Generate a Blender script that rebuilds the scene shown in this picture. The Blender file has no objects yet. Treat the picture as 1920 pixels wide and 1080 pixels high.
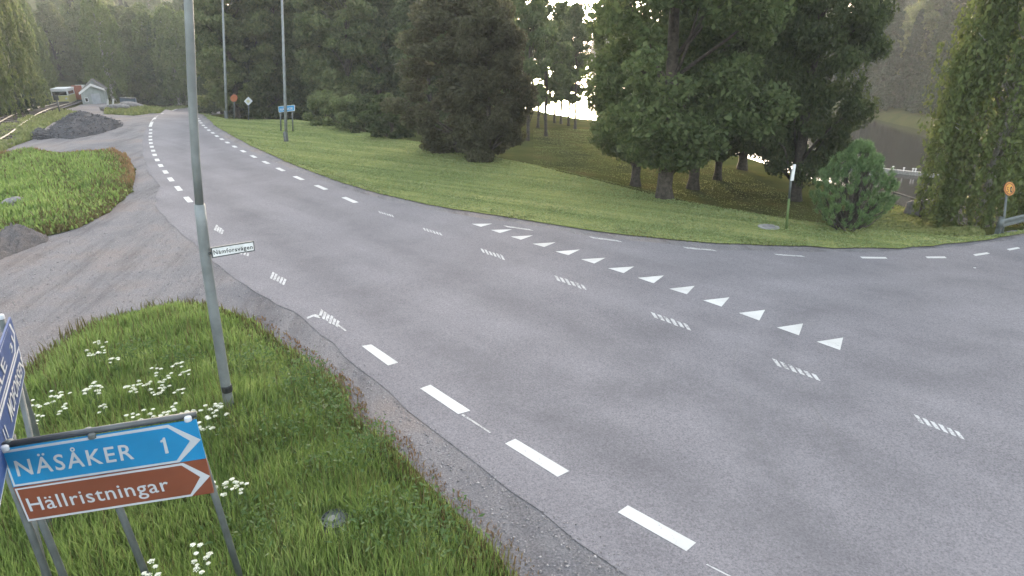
import bpy, bmesh, math, random
import numpy as np
from mathutils import Vector, Matrix
from mathutils.geometry import delaunay_2d_cdt

rng = np.random.default_rng(7)
random.seed(7)
SC = bpy.context.scene
COL = SC.collection

# ------------------------------------------------------------------ camera, sky, sun, exposure
F, CX, CY, HOR, HC = 1200.0, 960.0, 540.0, 85.0, 5.0
PITCH = math.atan((CY - HOR) / F)
SP, CP = math.sin(PITCH), math.cos(PITCH)
cd = bpy.data.cameras.new('camera'); cam = bpy.data.objects.new('camera', cd); COL.objects.link(cam)
cd.sensor_width = 36.0; cd.lens = 36.0 * F / 1920.0
cd.clip_start = 0.1; cd.clip_end = 3000
cam.location = (0, 0, HC); cam.rotation_euler = (math.pi / 2 - PITCH, 0, 0)
SC.camera = cam

SUN_AZ, SUN_EL = math.radians(3.8), math.radians(4.0)
world = bpy.data.worlds.new('World'); SC.world = world; world.use_nodes = True
wn = world.node_tree.nodes; wl = world.node_tree.links
sky = wn.new('ShaderNodeTexSky'); sky.sky_type = 'NISHITA'; sky.sun_disc = False
sky.sun_elevation = SUN_EL; sky.sun_rotation = SUN_AZ
sky.air_density = 1.0; sky.dust_density = 4.0; sky.ozone_density = 1.0
bg = wn['Background']; bg.inputs['Strength'].default_value = 0.15
hsv = wn.new('ShaderNodeHueSaturation'); hsv.inputs['Saturation'].default_value = 0.5
wl.new(sky.outputs[0], hsv.inputs['Color']); wl.new(hsv.outputs[0], bg.inputs['Color'])
sd = bpy.data.lights.new('sun', 'SUN'); sun = bpy.data.objects.new('sun', sd); COL.objects.link(sun)
sd.energy = 0.45; sd.angle = math.radians(6.0); sd.color = (1.0, 0.72, 0.38)
sv = Vector((math.sin(SUN_AZ) * math.cos(SUN_EL), math.cos(SUN_AZ) * math.cos(SUN_EL), math.sin(SUN_EL)))
sun.rotation_euler = (-sv).to_track_quat('-Z', 'Y').to_euler()
SC.view_settings.view_transform = 'Standard'; SC.view_settings.look = 'None'
SC.view_settings.gamma = 1.0; SC.view_settings.use_curve_mapping = False
SC.view_settings.exposure = 4.08
HAZE = 0.0007
SC.cycles.max_bounces = 6; SC.cycles.volume_bounces = 1; SC.cycles.transparent_max_bounces = 4
SC.cycles.sample_clamp_indirect = 4.0

# ------------------------------------------------------------------ small helpers
def ray(px, py):
    u, v = (px - CX) / F, (py - CY) / F
    return np.array([u, CP - v * SP, -SP - v * CP])
def flat(px, py, z=0.0):
    d = ray(px, py); t = (z - HC) / d[2]
    return np.array([d[0] * t, d[1] * t, z])
def flats(pts, z=0.0):
    return np.array([flat(a, b, z)[:2] for a, b in pts])
def sst(a, b, x):
    t = np.clip((x - a) / (b - a), 0, 1); return t * t * (3 - 2 * t)
def sdist(poly, X, Y):
    """signed distance to an open polyline, positive on the left of its direction"""
    X = np.asarray(X, float); Y = np.asarray(Y, float)
    best = np.full(X.shape, 1e18); sg = np.ones(X.shape)
    for (x0, y0), (x1, y1) in zip(poly[:-1], poly[1:]):
        dx, dy = x1 - x0, y1 - y0; L2 = dx * dx + dy * dy
        t = np.clip(((X - x0) * dx + (Y - y0) * dy) / L2, 0, 1)
        ex, ey = X - x0 - t * dx, Y - y0 - t * dy
        d2 = ex * ex + ey * ey
        c = dx * (Y - y0) - dy * (X - x0)
        m = d2 < best - 1e-9
        best = np.where(m, d2, best); sg = np.where(m, np.sign(c), sg)
    return np.sqrt(best) * np.where(sg == 0, 1, sg)
def inpoly(poly, X, Y):
    c = np.zeros(X.shape, bool); n = len(poly)
    for i in range(n):
        x0, y0 = poly[i]; x1, y1 = poly[(i + 1) % n]
        if y0 == y1: continue
        m = ((y0 > Y) != (y1 > Y)) & (X < (x1 - x0) * (Y - y0) / (y1 - y0) + x0)
        c ^= m
    return c
def wob(X, Y, s=1.0, k=0.0):
    return (np.sin(X * 1.3 * s + k) * np.cos(Y * 1.7 * s + 1.3 * k) + .6 * np.sin(X * 2.9 * s + Y * 2.1 * s + k) + .4 * np.cos(Y * 5.1 * s - X * 3.7 * s)) / 2

# ------------------------------------------------------------------ the lie of the land
CREST_PX = [(372, 203), (423, 219), (465, 222), (557, 223.5), (611, 233), (673, 246), (736, 259), (802, 270), (865, 282), (927, 296), (990, 308),
            (1052, 324), (1120, 340), (1203, 361), (1266, 376), (1328, 387), (1412, 402), (1520, 418), (1572, 425), (1614, 429), (1700, 438),
            (1790, 446), (1850, 444), (1920, 432), (2150, 426), (2600, 424)]
CREST = flats(CREST_PX)
BANK = np.array([flat(a, b, z)[:2] for a, b, z in [(930, 172, -3.6), (990, 201, -3.6), (1120, 223, -3.4), (1300, 262, -3.0), (1440, 312, -2.4),
                 (1645, 372, -1.9), (1707, 388, -1.6), (1780, 407, -1.3), (1830, 419, -1.1), (2000, 404, -1.2), (2600, 396, -1.2)]])
FARB = np.array([[40, 420], [44, 300]] + [list(flat(a, b, -5.5)[:2]) for a, b in [(1560, 206), (1643, 229), (1743, 253), (1900, 300)]] + [[80, 25]])
WATER_Z = -5.5

def H0(X, Y):
    X = np.asarray(X, float); Y = np.asarray(Y, float)
    d = sdist(CREST, X, Y)
    z = np.where(d > 0, -(0.95 * sst(0, 4.2, d) + np.clip(0.065 * (d - 3), 0, 2.7)) * (0.35 + 0.65 * sst(-26, -12, X)), 0.0)
    z = z - 2.6 * sst(40, 100, Y) * sst(-9, -22, X)
    z = z + np.where(d > 5, 0.10 * wob(X, Y, .35), 0)
    return z
RAIL_A = [(-420, 452), (-160, 300), (0, 235), (72, 205), (116, 191), (150, 180), (172, 174)]
RAIL_B = [(-420, 520), (-90, 322), (20, 257), (52, 232), (87, 211), (119, 200), (152, 184), (174, 175)]
def hit_on(fn, px, py):
    d = ray(px, py); t = np.geomspace(3, 700, 6000)
    z = HC + d[2] * t - fn(d[0] * t, d[1] * t)
    i = np.argmax(z < 0)
    if z[i] >= 0: i = len(t) - 1
    if i > 0:
        a, b = t[i - 1], t[i]
        for _ in range(30):
            m = (a + b) / 2
            if HC + d[2] * m - fn(d[0] * m, d[1] * m) < 0: b = m
            else: a = m
        tt = b
    else: tt = t[0]
    return np.array([d[0] * tt, d[1] * tt, HC + d[2] * tt])
RA = np.array([hit_on(H0, *p) for p in RAIL_A]); RB = np.array([hit_on(H0, *p) for p in RAIL_B])
RLINE = np.concatenate([RA[:, :2], [RA[-1, :2] + (RA[-1, :2] - RA[-2, :2]) * 12]])
def H(X, Y):
    X = np.asarray(X, float); Y = np.asarray(Y, float)
    z = H0(X, Y)
    dr = sdist(RLINE, X, Y)
    z = z + np.where(X < 5, np.clip((dr - 3.5) * 0.17, 0, 16), 0)
    z = z + np.clip(Y - 118, 0, 120) * 0.12 * sst(-5, -30, X)
    e = sdist(BANK, X, Y); f = sdist(FARB, X, Y)
    inr = sst(-0.6, 3.2, e)
    farz = -7 + 2.9 * sst(-1, 4, f) + 0.03 * np.clip(f, 0, 14) + np.clip((f - 12) * 0.30, 0, 22) * sst(330, 200, Y)
    z = z * (1 - inr) + farz * inr
    return z
def hit(px, py): return hit_on(H, px, py)

# ------------------------------------------------------------------ materials
def new_mat(name):
    m = bpy.data.materials.new(name); m.use_nodes = True
    nt = m.node_tree; b = nt.nodes['Principled BSDF']
    return m, nt, b
def ramp(nt, stops):
    r = nt.nodes.new('ShaderNodeValToRGB'); e = r.color_ramp.elements
    while len(e) < len(stops): e.new(0.5)
    for k, (p, c) in enumerate(stops):
        e[k].position = p; e[k].color = (c[0], c[1], c[2], 1)
    return r
def noise(nt, scale, detail=4, rough=.55, co=None, stretch=None, rot=0):
    n = nt.nodes.new('ShaderNodeTexNoise'); n.inputs['Scale'].default_value = scale
    n.inputs['Detail'].default_value = detail; n.inputs['Roughness'].default_value = rough
    g = nt.nodes.new('ShaderNodeNewGeometry'); src = g.outputs['Position']
    if stretch:
        mp = nt.nodes.new('ShaderNodeMapping'); mp.vector_type = 'TEXTURE'; mp.inputs['Scale'].default_value = tuple(1 / q for q in stretch)
        mp.inputs['Rotation'].default_value = (0, 0, rot)
        nt.links.new(src, mp.inputs['Vector']); src = mp.outputs[0]
    nt.links.new(src, n.inputs['Vector']); return n
def mixc(nt, a, b, f, mode='MIX'):
    m = nt.nodes.new('ShaderNodeMix'); m.data_type = 'RGBA'; m.blend_type = mode
    for s, v in ((m.inputs[6], a), (m.inputs[7], b)):
        if isinstance(v, tuple): s.default_value = (*v, 1)
        else: nt.links.new(v, s)
    if isinstance(f, (int, float)): m.inputs[0].default_value = f
    else: nt.links.new(f, m.inputs[0])
    return m.outputs[2]
def bump(nt, b, h, strength, dist=.02):
    n = nt.nodes.new('ShaderNodeBump'); n.inputs['Strength'].default_value = strength; n.inputs['Distance'].default_value = dist
    nt.links.new(h, n.inputs['Height']); nt.links.new(n.outputs[0], b.inputs['Normal'])
def plain(name, c, rough=.6, metal=0.0, var=.12, scale=8.0):
    m, nt, b = new_mat(name)
    n = noise(nt, scale, 5)
    lo = tuple(max(0, x * (1 - var)) for x in c); hi = tuple(min(1, x * (1 + var)) for x in c)
    r = ramp(nt, [(.35, lo), (.65, hi)]); nt.links.new(n.outputs[0], r.inputs[0])
    nt.links.new(r.outputs[0], b.inputs['Base Color'])
    b.inputs['Roughness'].default_value = rough; b.inputs['Metallic'].default_value = metal
    return m
def leaf_mat(name, cols, trans=.3, spatial=.25, stretch=None, rot=0):
    m, nt, b = new_mat(name)
    g = nt.nodes.new('ShaderNodeNewGeometry')
    n = noise(nt, spatial, 4, .6, None, stretch, rot)
    ma = nt.nodes.new('ShaderNodeMath'); ma.operation = 'MULTIPLY_ADD'; ma.inputs[1].default_value = .55
    nt.links.new(g.outputs['Random Per Island'], ma.inputs[0])
    mb = nt.nodes.new('ShaderNodeMath'); mb.operation = 'MULTIPLY_ADD'; mb.inputs[1].default_value = 1.1; mb.inputs[2].default_value = -.33
    nt.links.new(n.outputs[0], mb.inputs[0]); nt.links.new(mb.outputs[0], ma.inputs[2])
    r = ramp(nt, [(i / (len(cols) - 1), c) for i, c in enumerate(cols)])
    nt.links.new(ma.outputs[0], r.inputs[0])
    oi = nt.nodes.new('ShaderNodeObjectInfo')
    h = nt.nodes.new('ShaderNodeHueSaturation')
    mr = nt.nodes.new('ShaderNodeMapRange'); mr.inputs[3].default_value = .75; mr.inputs[4].default_value = 1.2
    nt.links.new(oi.outputs['Random'], mr.inputs[0]); nt.links.new(mr.outputs[0], h.inputs['Value'])
    nt.links.new(r.outputs[0], h.inputs['Color'])
    nt.links.new(h.outputs[0], b.inputs['Base Color']); b.inputs['Roughness'].default_value = .55
    b.inputs['Specular IOR Level'].default_value = .25
    t = nt.nodes.new('ShaderNodeBsdfTranslucent'); nt.links.new(h.outputs[0], t.inputs['Color'])
    mx = nt.nodes.new('ShaderNodeMixShader'); mx.inputs[0].default_value = trans
    out = nt.nodes['Material Output']
    nt.links.new(b.outputs[0], mx.inputs[1]); nt.links.new(t.outputs[0], mx.inputs[2]); nt.links.new(mx.outputs[0], out.inputs[0])
    return m

M = {}
# asphalt: old, pale, fine grained, with broad worn wheel tracks
m, nt, b = new_mat('asphalt')
n1 = noise(nt, 0.35, 5, .6); n2 = noise(nt, 42, 4, .8); n3 = noise(nt, 1.0, 4, .6, stretch=(.07, .9, 1), rot=math.radians(-45)); n4 = noise(nt, 14, 4, .75)
r1 = ramp(nt, [(.3, (.162, .151, .161)), (.7, (.190, .178, .189))]); nt.links.new(n1.outputs[0], r1.inputs[0])
r2 = ramp(nt, [(.28, (.35, .35, .36)), (.5, (1, 1, 1)), (.74, (1.7, 1.67, 1.64))]); nt.links.new(n2.outputs[0], r2.inputs[0])
r3 = ramp(nt, [(.35, (.80, .80, .81)), (.6, (1.06, 1.06, 1.06))]); nt.links.new(n3.outputs[0], r3.inputs[0])
r4 = ramp(nt, [(.28, (.55, .55, .56)), (.36, (1, 1, 1))]); nt.links.new(n4.outputs[0], r4.inputs[0])
c = mixc(nt, r1.outputs[0], r2.outputs[0], .8, 'MULTIPLY'); c = mixc(nt, c, r3.outputs[0], .5, 'MULTIPLY'); c = mixc(nt, c, r4.outputs[0], .5, 'MULTIPLY')
at = nt.nodes.new('ShaderNodeAttribute'); at.attribute_name = 'wear'; wn_ = noise(nt, 3, 4, .7)
wm = nt.nodes.new('ShaderNodeMath'); wm.operation = 'MULTIPLY'; nt.links.new(at.outputs['Fac'], wm.inputs[0]); nt.links.new(wn_.outputs[0], wm.inputs[1])
c = mixc(nt, c, (.100, .094, .101), wm.outputs[0])
n5 = noise(nt, .55, 4, .6); r5 = ramp(nt, [(.40, (.95, .95, .95)), (.5, (1, 1, 1)), (.62, (1.04, 1.04, 1.035))]); nt.links.new(n5.outputs[0], r5.inputs[0]); c = mixc(nt, c, r5.outputs[0], 1.0, 'MULTIPLY')
nt.links.new(c, b.inputs['Base Color']); b.inputs['Roughness'].default_value = .9; b.inputs['Specular IOR Level'].default_value = .12
bump(nt, b, n2.outputs[0], .35, .006); M['asphalt'] = m

def gravelish(name, ca, cb, cc, stretch_rot, streak=.75):
    m, nt, b = new_mat(name)
    n1 = noise(nt, .28, 5, .65); n2 = noise(nt, 38, 4, .75); n3 = noise(nt, 1.2, 5, .7, stretch=(.16, 1.1, 1), rot=stretch_rot)
    v = nt.nodes.new('ShaderNodeTexVoronoi'); v.inputs['Scale'].default_value = 26
    g = nt.nodes.new('ShaderNodeNewGeometry'); nt.links.new(g.outputs['Position'], v.inputs['Vector'])
    r1 = ramp(nt, [(.34, ca), (.5, cb), (.66, cc)]); nt.links.new(n1.outputs[0], r1.inputs[0])
    r2 = ramp(nt, [(.3, (.4, .4, .42)), (.55, (1, 1, 1)), (.8, (1.7, 1.65, 1.6))]); nt.links.new(n2.outputs[0], r2.inputs[0])
    r3 = ramp(nt, [(.34, (.55, .54, .55)), (.5, (1, 1, 1)), (.7, (1.15, 1.13, 1.12))]); nt.links.new(n3.outputs[0], r3.inputs[0])
    rv = ramp(nt, [(0, (1.2, 1.2, 1.2)), (.6, (.75, .75, .75))]); nt.links.new(v.outputs['Distance'], rv.inputs[0])
    c = mixc(nt, r1.outputs[0], r2.outputs[0], .85, 'MULTIPLY'); c = mixc(nt, c, r3.outputs[0], streak, 'MULTIPLY'); c = mixc(nt, c, rv.outputs[0], .6, 'MULTIPLY')
    nt.links.new(c, b.inputs['Base Color']); b.inputs['Roughness'].default_value = .95; b.inputs['Specular IOR Level'].default_value = .15
    ad = nt.nodes.new('ShaderNodeMath'); ad.operation = 'MULTIPLY_ADD'; ad.inputs[1].default_value = .35
    nt.links.new(n2.outputs[0], ad.inputs[0]); nt.links.new(n3.outputs[0], ad.inputs[2])
    bump(nt, b, ad.outputs[0], .9, .09)
    return m
M['gravel'] = gravelish('gravel', (.255, .215, .200), (.230, .215, .220), (.170, .164, .176), math.radians(101))
M['gravel_heap'] = gravelish('gravel_heap', (.110, .100, .103), (.092, .089, .097), (.068, .066, .075), 0.4, .35)
M['sand_heap'] = gravelish('sand_heap', (.19, .165, .155), (.16, .145, .145), (.12, .113, .118), 0.4, .35)

def turf(name, cols, s1=.5, stretch=None, rot=0, amp=.06, fine=30):
    m, nt, b = new_mat(name)
    n1 = noise(nt, s1, 5, .6, stretch=stretch, rot=rot); n2 = noise(nt, fine, 4, .7); n3 = noise(nt, .12, 3)
    r = ramp(nt, [(.3 + .4 * i / (len(cols) - 1), c) for i, c in enumerate(cols)]); nt.links.new(n1.outputs[0], r.inputs[0])
    r2 = ramp(nt, [(.25, (.45, .5, .4)), (.5, (1, 1, 1)), (.8, (1.4, 1.35, 1.2))]); nt.links.new(n2.outputs[0], r2.inputs[0])
    r3 = ramp(nt, [(.35, (.85, .92, .8)), (.65, (1.12, 1.05, 1.0))]); nt.links.new(n3.outputs[0], r3.inputs[0])
    c = mixc(nt, r.outputs[0], r2.outputs[0], .8, 'MULTIPLY'); c = mixc(nt, c, r3.outputs[0], .8, 'MULTIPLY')
    nt.links.new(c, b.inputs['Base Color']); b.inputs['Roughness'].default_value = 1; b.inputs['Specular IOR Level'].default_value = 0
    bump(nt, b, n2.outputs[0], .7, amp); return m
M['lawn'] = turf('mown_lawn', [(.110, .138, .055), (.190, .212, .085), (.290, .285, .130)], 1.0, stretch=(.07, 1.7, 1), rot=math.radians(-31), fine=22)
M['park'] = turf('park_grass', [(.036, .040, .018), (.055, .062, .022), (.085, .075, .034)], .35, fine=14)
M['soil'] = turf('grass_soil', [(.040, .045, .018), (.055, .070, .022), (.075, .065, .035)], .9)
def paint(name, c, lo, hi):
    m, nt, b = new_mat(name)
    n1 = noise(nt, 34, 5, .75); n2 = noise(nt, 5, 4, .6)
    ad = nt.nodes.new('ShaderNodeMath'); ad.operation = 'MULTIPLY_ADD'; ad.inputs[1].default_value = .5; nt.links.new(n2.outputs[0], ad.inputs[0]); nt.links.new(n1.outputs[0], ad.inputs[2])
    r = ramp(nt, [(lo, (.15, .145, .155)), (hi, c)]); nt.links.new(ad.outputs[0], r.inputs[0])
    n3 = noise(nt, 1.5, 4); r3 = ramp(nt, [(.35, (.84, .83, .82)), (.65, (1.05, 1.05, 1.05))]); nt.links.new(n3.outputs[0], r3.inputs[0])
    nt.links.new(mixc(nt, r.outputs[0], r3.outputs[0], 1.0, 'MULTIPLY'), b.inputs['Base Color']); b.inputs['Roughness'].default_value = .8; return m
M['paint'] = paint('road_paint', (.50, .49, .48), .52, .62)
M['paint_worn'] = paint('worn_road_paint', (.46, .45, .445), .62, .76)
M['crack'] = plain('sealed_crack', (.125, .12, .12), .8)
M['galv'] = plain('galvanised_steel', (.095, .107, .107), .6, .2, .2, 6)
M['pole'] = plain('grey_lamp_pole', (.165, .178, .182), .6, .15, .15, 5)
M['steel'] = plain('dark_steel', (.09, .095, .10), .5, .5, .15)
M['black'] = plain('black_rubber', (.015, .015, .016), .7)
M['white'] = plain('white_reflective_sheet', (.42, .44, .48), .5, 0, .05, 3)
M['blue'] = plain('blue_sheet', (.006, .185, .40), .5, 0, .08, 3)
M['dblue'] = plain('dark_blue_sheet', (.012, .040, .155), .5, 0, .1, 3)
M['brown'] = plain('brown_sheet', (.165, .046, .022), .5, 0, .08, 3)
M['ink'] = plain('sign_ink', (.02, .024, .035), .6)
M['yellow'] = plain('sign_yellow', (.60, .30, .06), .5, 0, .12, 6)
M['red'] = plain('sign_red', (.27, .075, .04), .5, 0, .12, 6)
M['fadedink'] = plain('faded_sign_ink', (.30, .13, .04), .6)
M['olive'] = plain('faded_sign_yellow', (.34, .33, .20), .6)
M['concrete'] = plain('concrete', (.22, .215, .205), .9, 0, .25, 9)
M['stones'] = plain('grey_stones', (.24, .22, .22), .9, 0, .5, 12)
M['heap_stone'] = plain('dark_grey_stones', (.085, .082, .09), .9, 0, .5, 3)
M['rock'] = plain('rock', (.16, .15, .15), .9, 0, .35, 5)
M['palewall'] = plain('pale_green_grey_boards', (.24, .27, .265), .8, 0, .12, 2)
M['paledoor'] = plain('pale_blue_grey_door', (.30, .32, .36), .7, 0, .1, 2)
M['whitewood'] = plain('white_painted_wood', (.62, .62, .63), .6)
M['roofing'] = plain('dark_roofing', (.09, .075, .08), .8)
M['railyellow'] = plain('yellow_green_paint', (.42, .40, .16), .5)
M['orange'] = plain('orange_paint', (.26, .085, .028), .6)
M['glass'] = plain('dark_glass', (.012, .014, .016), .12)
M['tank'] = plain('dull_blue_plastic', (.055, .085, .13), .6)
M['bark'] = plain('bark', (.055, .045, .038), .95, 0, .5, 9)
M['birchbark'] = plain('birch_bark', (.30, .28, .25), .9, 0, .6, 4)
M['rust'] = plain('rusty_rail', (.22, .19, .15), .6, .2, .2)
M['stem'] = plain('green_stem', (.07, .11, .03), .7)
M['floret'] = plain('white_florets', (.62, .62, .50), .7)
M['leaf_broad'] = leaf_mat('broad_leaves', [(0.039, 0.057, 0.026), (0.078, 0.107, 0.044), (0.117, 0.148, 0.060), (0.176, 0.202, 0.088)], .58)
M['leaf_dark'] = leaf_mat('dark_leaves', [(0.055, 0.061, 0.036), (0.094, 0.094, 0.055), (0.128, 0.125, 0.069), (0.152, 0.167, 0.080)], .52)
M['leaf_birch'] = leaf_mat('birch_leaves', [(0.057, 0.081, 0.028), (0.103, 0.136, 0.044), (0.149, 0.184, 0.060), (0.207, 0.228, 0.087)], .46)
M['leaf_spruce'] = leaf_mat('spruce_needles', [(0.015, 0.030, 0.018), (0.027, 0.048, 0.024), (0.043, 0.068, 0.033)], .12)
M['leaf_pine'] = leaf_mat('pine_needles', [(0.064, 0.107, 0.050), (0.114, 0.176, 0.073), (0.187, 0.251, 0.100)], .3, 1.2)
M['leaf_back'] = leaf_mat('forest_leaves', [(0.062, 0.086, 0.039), (0.109, 0.138, 0.057), (0.156, 0.182, 0.075), (0.221, 0.231, 0.104)], .55)
M['grass'] = leaf_mat('tall_grass', [(0.068, 0.110, 0.032), (0.152, 0.221, 0.057), (0.218, 0.294, 0.083), (0.330, 0.367, 0.150)], .5, .7)
M['grass_short'] = leaf_mat('short_grass', [(0.121, 0.152, 0.055), (0.178, 0.207, 0.078), (0.265, 0.267, 0.117)], .4, .6)
M['lawn_blade'] = leaf_mat('lawn_blades', [(0.141, 0.186, 0.075), (0.207, 0.253, 0.105), (0.307, 0.326, 0.158)], .4, 1.0, (.07, 1.7, 1), math.radians(-31))
M['grass_dry'] = leaf_mat('dry_grass', [(.10, .075, .03), (.15, .12, .05), (.11, .13, .04)], .25, .9)
M['sorrel'] = leaf_mat('red_sorrel', [(.20, .098, .045), (.25, .145, .070), (.17, .16, .06)], .2, .9)
M['weed'] = leaf_mat('broad_weed_leaves', [(0.060, 0.113, 0.034), (0.103, 0.169, 0.053), (0.166, 0.231, 0.093)], .45, 1.5)
# river water
m, nt, b = new_mat('river_water')
b.inputs['Base Color'].default_value = (.016, .015, .014, 1); b.inputs['Roughness'].default_value = .10; b.inputs['IOR'].default_value = 1.333
w1 = noise(nt, .9, 4, .6, stretch=(1, .45, 1)); w2 = noise(nt, 4.5, 3, .6)
ad = nt.nodes.new('ShaderNodeMath'); ad.operation = 'MULTIPLY_ADD'; ad.inputs[1].default_value = .3
nt.links.new(w2.outputs[0], ad.inputs[0]); nt.links.new(w1.outputs[0], ad.inputs[2]); bump(nt, b, ad.outputs[0], .12, .08); M['water'] = m

# ------------------------------------------------------------------ mesh building
class MB:
    def __init__(s): s.v = []; s.f = []
    def add(s, vs, fs):
        o = len(s.v); s.v += [tuple(map(float, p)) for p in vs]; s.f += [tuple(i + o for i in f) for f in fs]
    def box(s, c, size, rz=0.0, ax=None):
        x, y, z = [q / 2 for q in size]
        P = [(-x, -y, -z), (x, -y, -z), (x, y, -z), (-x, y, -z), (-x, -y, z), (x, -y, z), (x, y, z), (-x, y, z)]
        cr, sr = math.cos(rz), math.sin(rz)
        s.add([(c[0] + a * cr - b_ * sr, c[1] + a * sr + b_ * cr, c[2] + d) for a, b_, d in P],
              [(0, 3, 2, 1), (4, 5, 6, 7), (0, 1, 5, 4), (1, 2, 6, 5), (2, 3, 7, 6), (3, 0, 4, 7)])
    def tube(s, pts, rad, n=8, cap=True):
        pts = [np.array(p, float) for p in pts]
        if not hasattr(rad, '__len__'): rad = [rad] * len(pts)
        vs, fs = [], []
        for i, p in enumerate(pts):
            d = pts[min(i + 1, len(pts) - 1)] - pts[max(i - 1, 0)]; d = d / (np.linalg.norm(d) + 1e-9)
            a = np.cross(d, (0, 0, 1.0)) if abs(d[2]) < .95 else np.cross(d, (0, 1.0, 0)); a /= np.linalg.norm(a); b_ = np.cross(d, a)
            for k in range(n):
                t = 2 * math.pi * k / n; vs.append(p + rad[i] * (math.cos(t) * a + math.sin(t) * b_))
        for i in range(len(pts) - 1):
            for k in range(n): fs.append((i * n + k, i * n + (k + 1) % n, (i + 1) * n + (k + 1) % n, (i + 1) * n + k))
        if cap: fs += [tuple(range(n - 1, -1, -1)), tuple(range((len(pts) - 1) * n, len(pts) * n))]
        s.add(vs, fs)
    def prism(s, front, back):
        n = len(front)
        s.add(list(front) + list(back), [tuple(range(n)), tuple(range(2 * n - 1, n - 1, -1))] + [(i, i + n, (i + 1) % n + n, (i + 1) % n) for i in range(n)])
    def lathe(s, c, prof, n=20, rz=0):
        vs = [(c[0] + r * math.cos(2 * math.pi * k / n), c[1] + r * math.sin(2 * math.pi * k / n), c[2] + z) for r, z in prof for k in range(n)]
        fs = [(i * n + k, i * n + (k + 1) % n, (i + 1) * n + (k + 1) % n, (i + 1) * n + k) for i in range(len(prof) - 1) for k in range(n)]
        s.add(vs, fs + [tuple(range((len(prof) - 1) * n, len(prof) * n))])
    def mesh(s, name, mat, off=(0, 0, 0), smooth=False):
        me = bpy.data.meshes.new(name)
        me.from_pydata([(a - off[0], b_ - off[1], c - off[2]) for a, b_, c in s.v], [], s.f)
        bm = bmesh.new(); bm.from_mesh(me); bmesh.ops.recalc_face_normals(bm, faces=bm.faces); bm.to_mesh(me); bm.free()
        me.materials.append(mat)
        if smooth: me.shade_smooth()
        return me
def link(name, me, parent=None, label=None, cat=None, group=None, kind=None, loc=None):
    o = bpy.data.objects.new(name, me); COL.objects.link(o)
    if parent is not None: o.parent = parent
    if loc is not None: o.location = loc
    for k, v in (('label', label), ('category', cat), ('group', group), ('kind', kind)):
        if v: o[k] = v
    return o
def empty(name, loc, label, cat, group=None):
    o = link(name, None, None, label, cat, group, None, tuple(float(q) for q in loc)); o.empty_display_size = .2; return o
def part(name, mb, mat, parent, smooth=False, label=None):
    off = parent.location + (parent.parent.location if parent.parent else Vector((0, 0, 0)))
    return link(name, mb.mesh(name, M[mat], tuple(off), smooth), parent, label)
def npmesh(name, V, faces_flat, counts, mat):
    me = bpy.data.meshes.new(name)
    me.vertices.add(len(V)); me.vertices.foreach_set('co', np.asarray(V, np.float32).ravel())
    me.loops.add(len(faces_flat)); me.loops.foreach_set('vertex_index', np.asarray(faces_flat, np.int32))
    st = np.concatenate([[0], np.cumsum(counts)[:-1]]).astype(np.int32)
    me.polygons.add(len(counts)); me.polygons.foreach_set('loop_start', st)
    me.update(calc_edges=True); me.validate(); me.materials.append(mat); return me
def drape(name, poly, step, off, mat, jitter=0.0, zf=H):
    """a sheet over the land: outline resampled and roughened, filled with a triangulated grid"""
    poly = np.array(poly, float); B = []
    for i in range(len(poly)):
        a, b_ = poly[i], poly[(i + 1) % len(poly)]; L = np.linalg.norm(b_ - a)
        st = step if min(np.linalg.norm(a), np.linalg.norm(b_)) > 34 else min(step, .45)
        k = max(1, int(L / st))
        for j in range(k): B.append(a + (b_ - a) * j / k + (rng.normal(0, jitter, 2) if jitter else 0))
    B = np.array(B)
    x0, y0 = B.min(0); x1, y1 = B.max(0)
    gx, gy = np.meshgrid(np.arange(x0, x1, step), np.arange(y0, y1, step))
    gx = gx.ravel() + rng.uniform(-.2, .2, gx.size) * step; gy = gy.ravel() + rng.uniform(-.2, .2, gy.size) * step
    k = inpoly(B, gx, gy); gx, gy = gx[k], gy[k]
    P = [Vector(p) for p in B] + [Vector(p) for p in zip(gx, gy)]
    vs, _, fs, *_ = delaunay_2d_cdt(P, [], [list(range(len(B)))], 1, 1e-5)
    V = np.array([(v[0], v[1], 0) for v in vs]); V[:, 2] = zf(V[:, 0], V[:, 1]) + off
    me = bpy.data.meshes.new(name); me.from_pydata(V.tolist(), [], [tuple(f) for f in fs]); me.materials.append(mat)
    for p in me.polygons:
        if p.normal.z < 0: p.flip()
    me.shade_smooth(); return me

# ------------------------------------------------------------------ ground sheets
xs = np.concatenate([np.linspace(-170, -62, 46), np.linspace(-60, 44, 150), np.linspace(46, 170, 50)])
ys = np.concatenate([np.linspace(-14, 60, 130), np.linspace(61, 130, 70), np.linspace(133, 440, 70)])
GX, GY = np.meshgrid(xs, ys); GZ = H(GX, GY) - 0.06
nx, ny = len(xs), len(ys)
idx = np.arange(nx * ny).reshape(ny, nx)
q = np.stack([idx[:-1, :-1], idx[:-1, 1:], idx[1:, 1:], idx[1:, :-1]], -1).reshape(-1, 4)
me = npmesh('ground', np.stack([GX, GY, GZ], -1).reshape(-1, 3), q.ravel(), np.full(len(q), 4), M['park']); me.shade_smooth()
link('ground', me, kind='structure', label='grassy parkland and rough ground falling away to the river', cat='ground')
me = bpy.data.meshes.new('river_water'); me.from_pydata([(-60, 8, WATER_Z), (150, 8, WATER_Z), (150, 440, WATER_Z), (-60, 440, WATER_Z)], [], [(0, 1, 2, 3)])
me.materials.append(M['water']); link('river_water', me, kind='structure', label='dark river water beyond the grass bank', cat='river')

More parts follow.
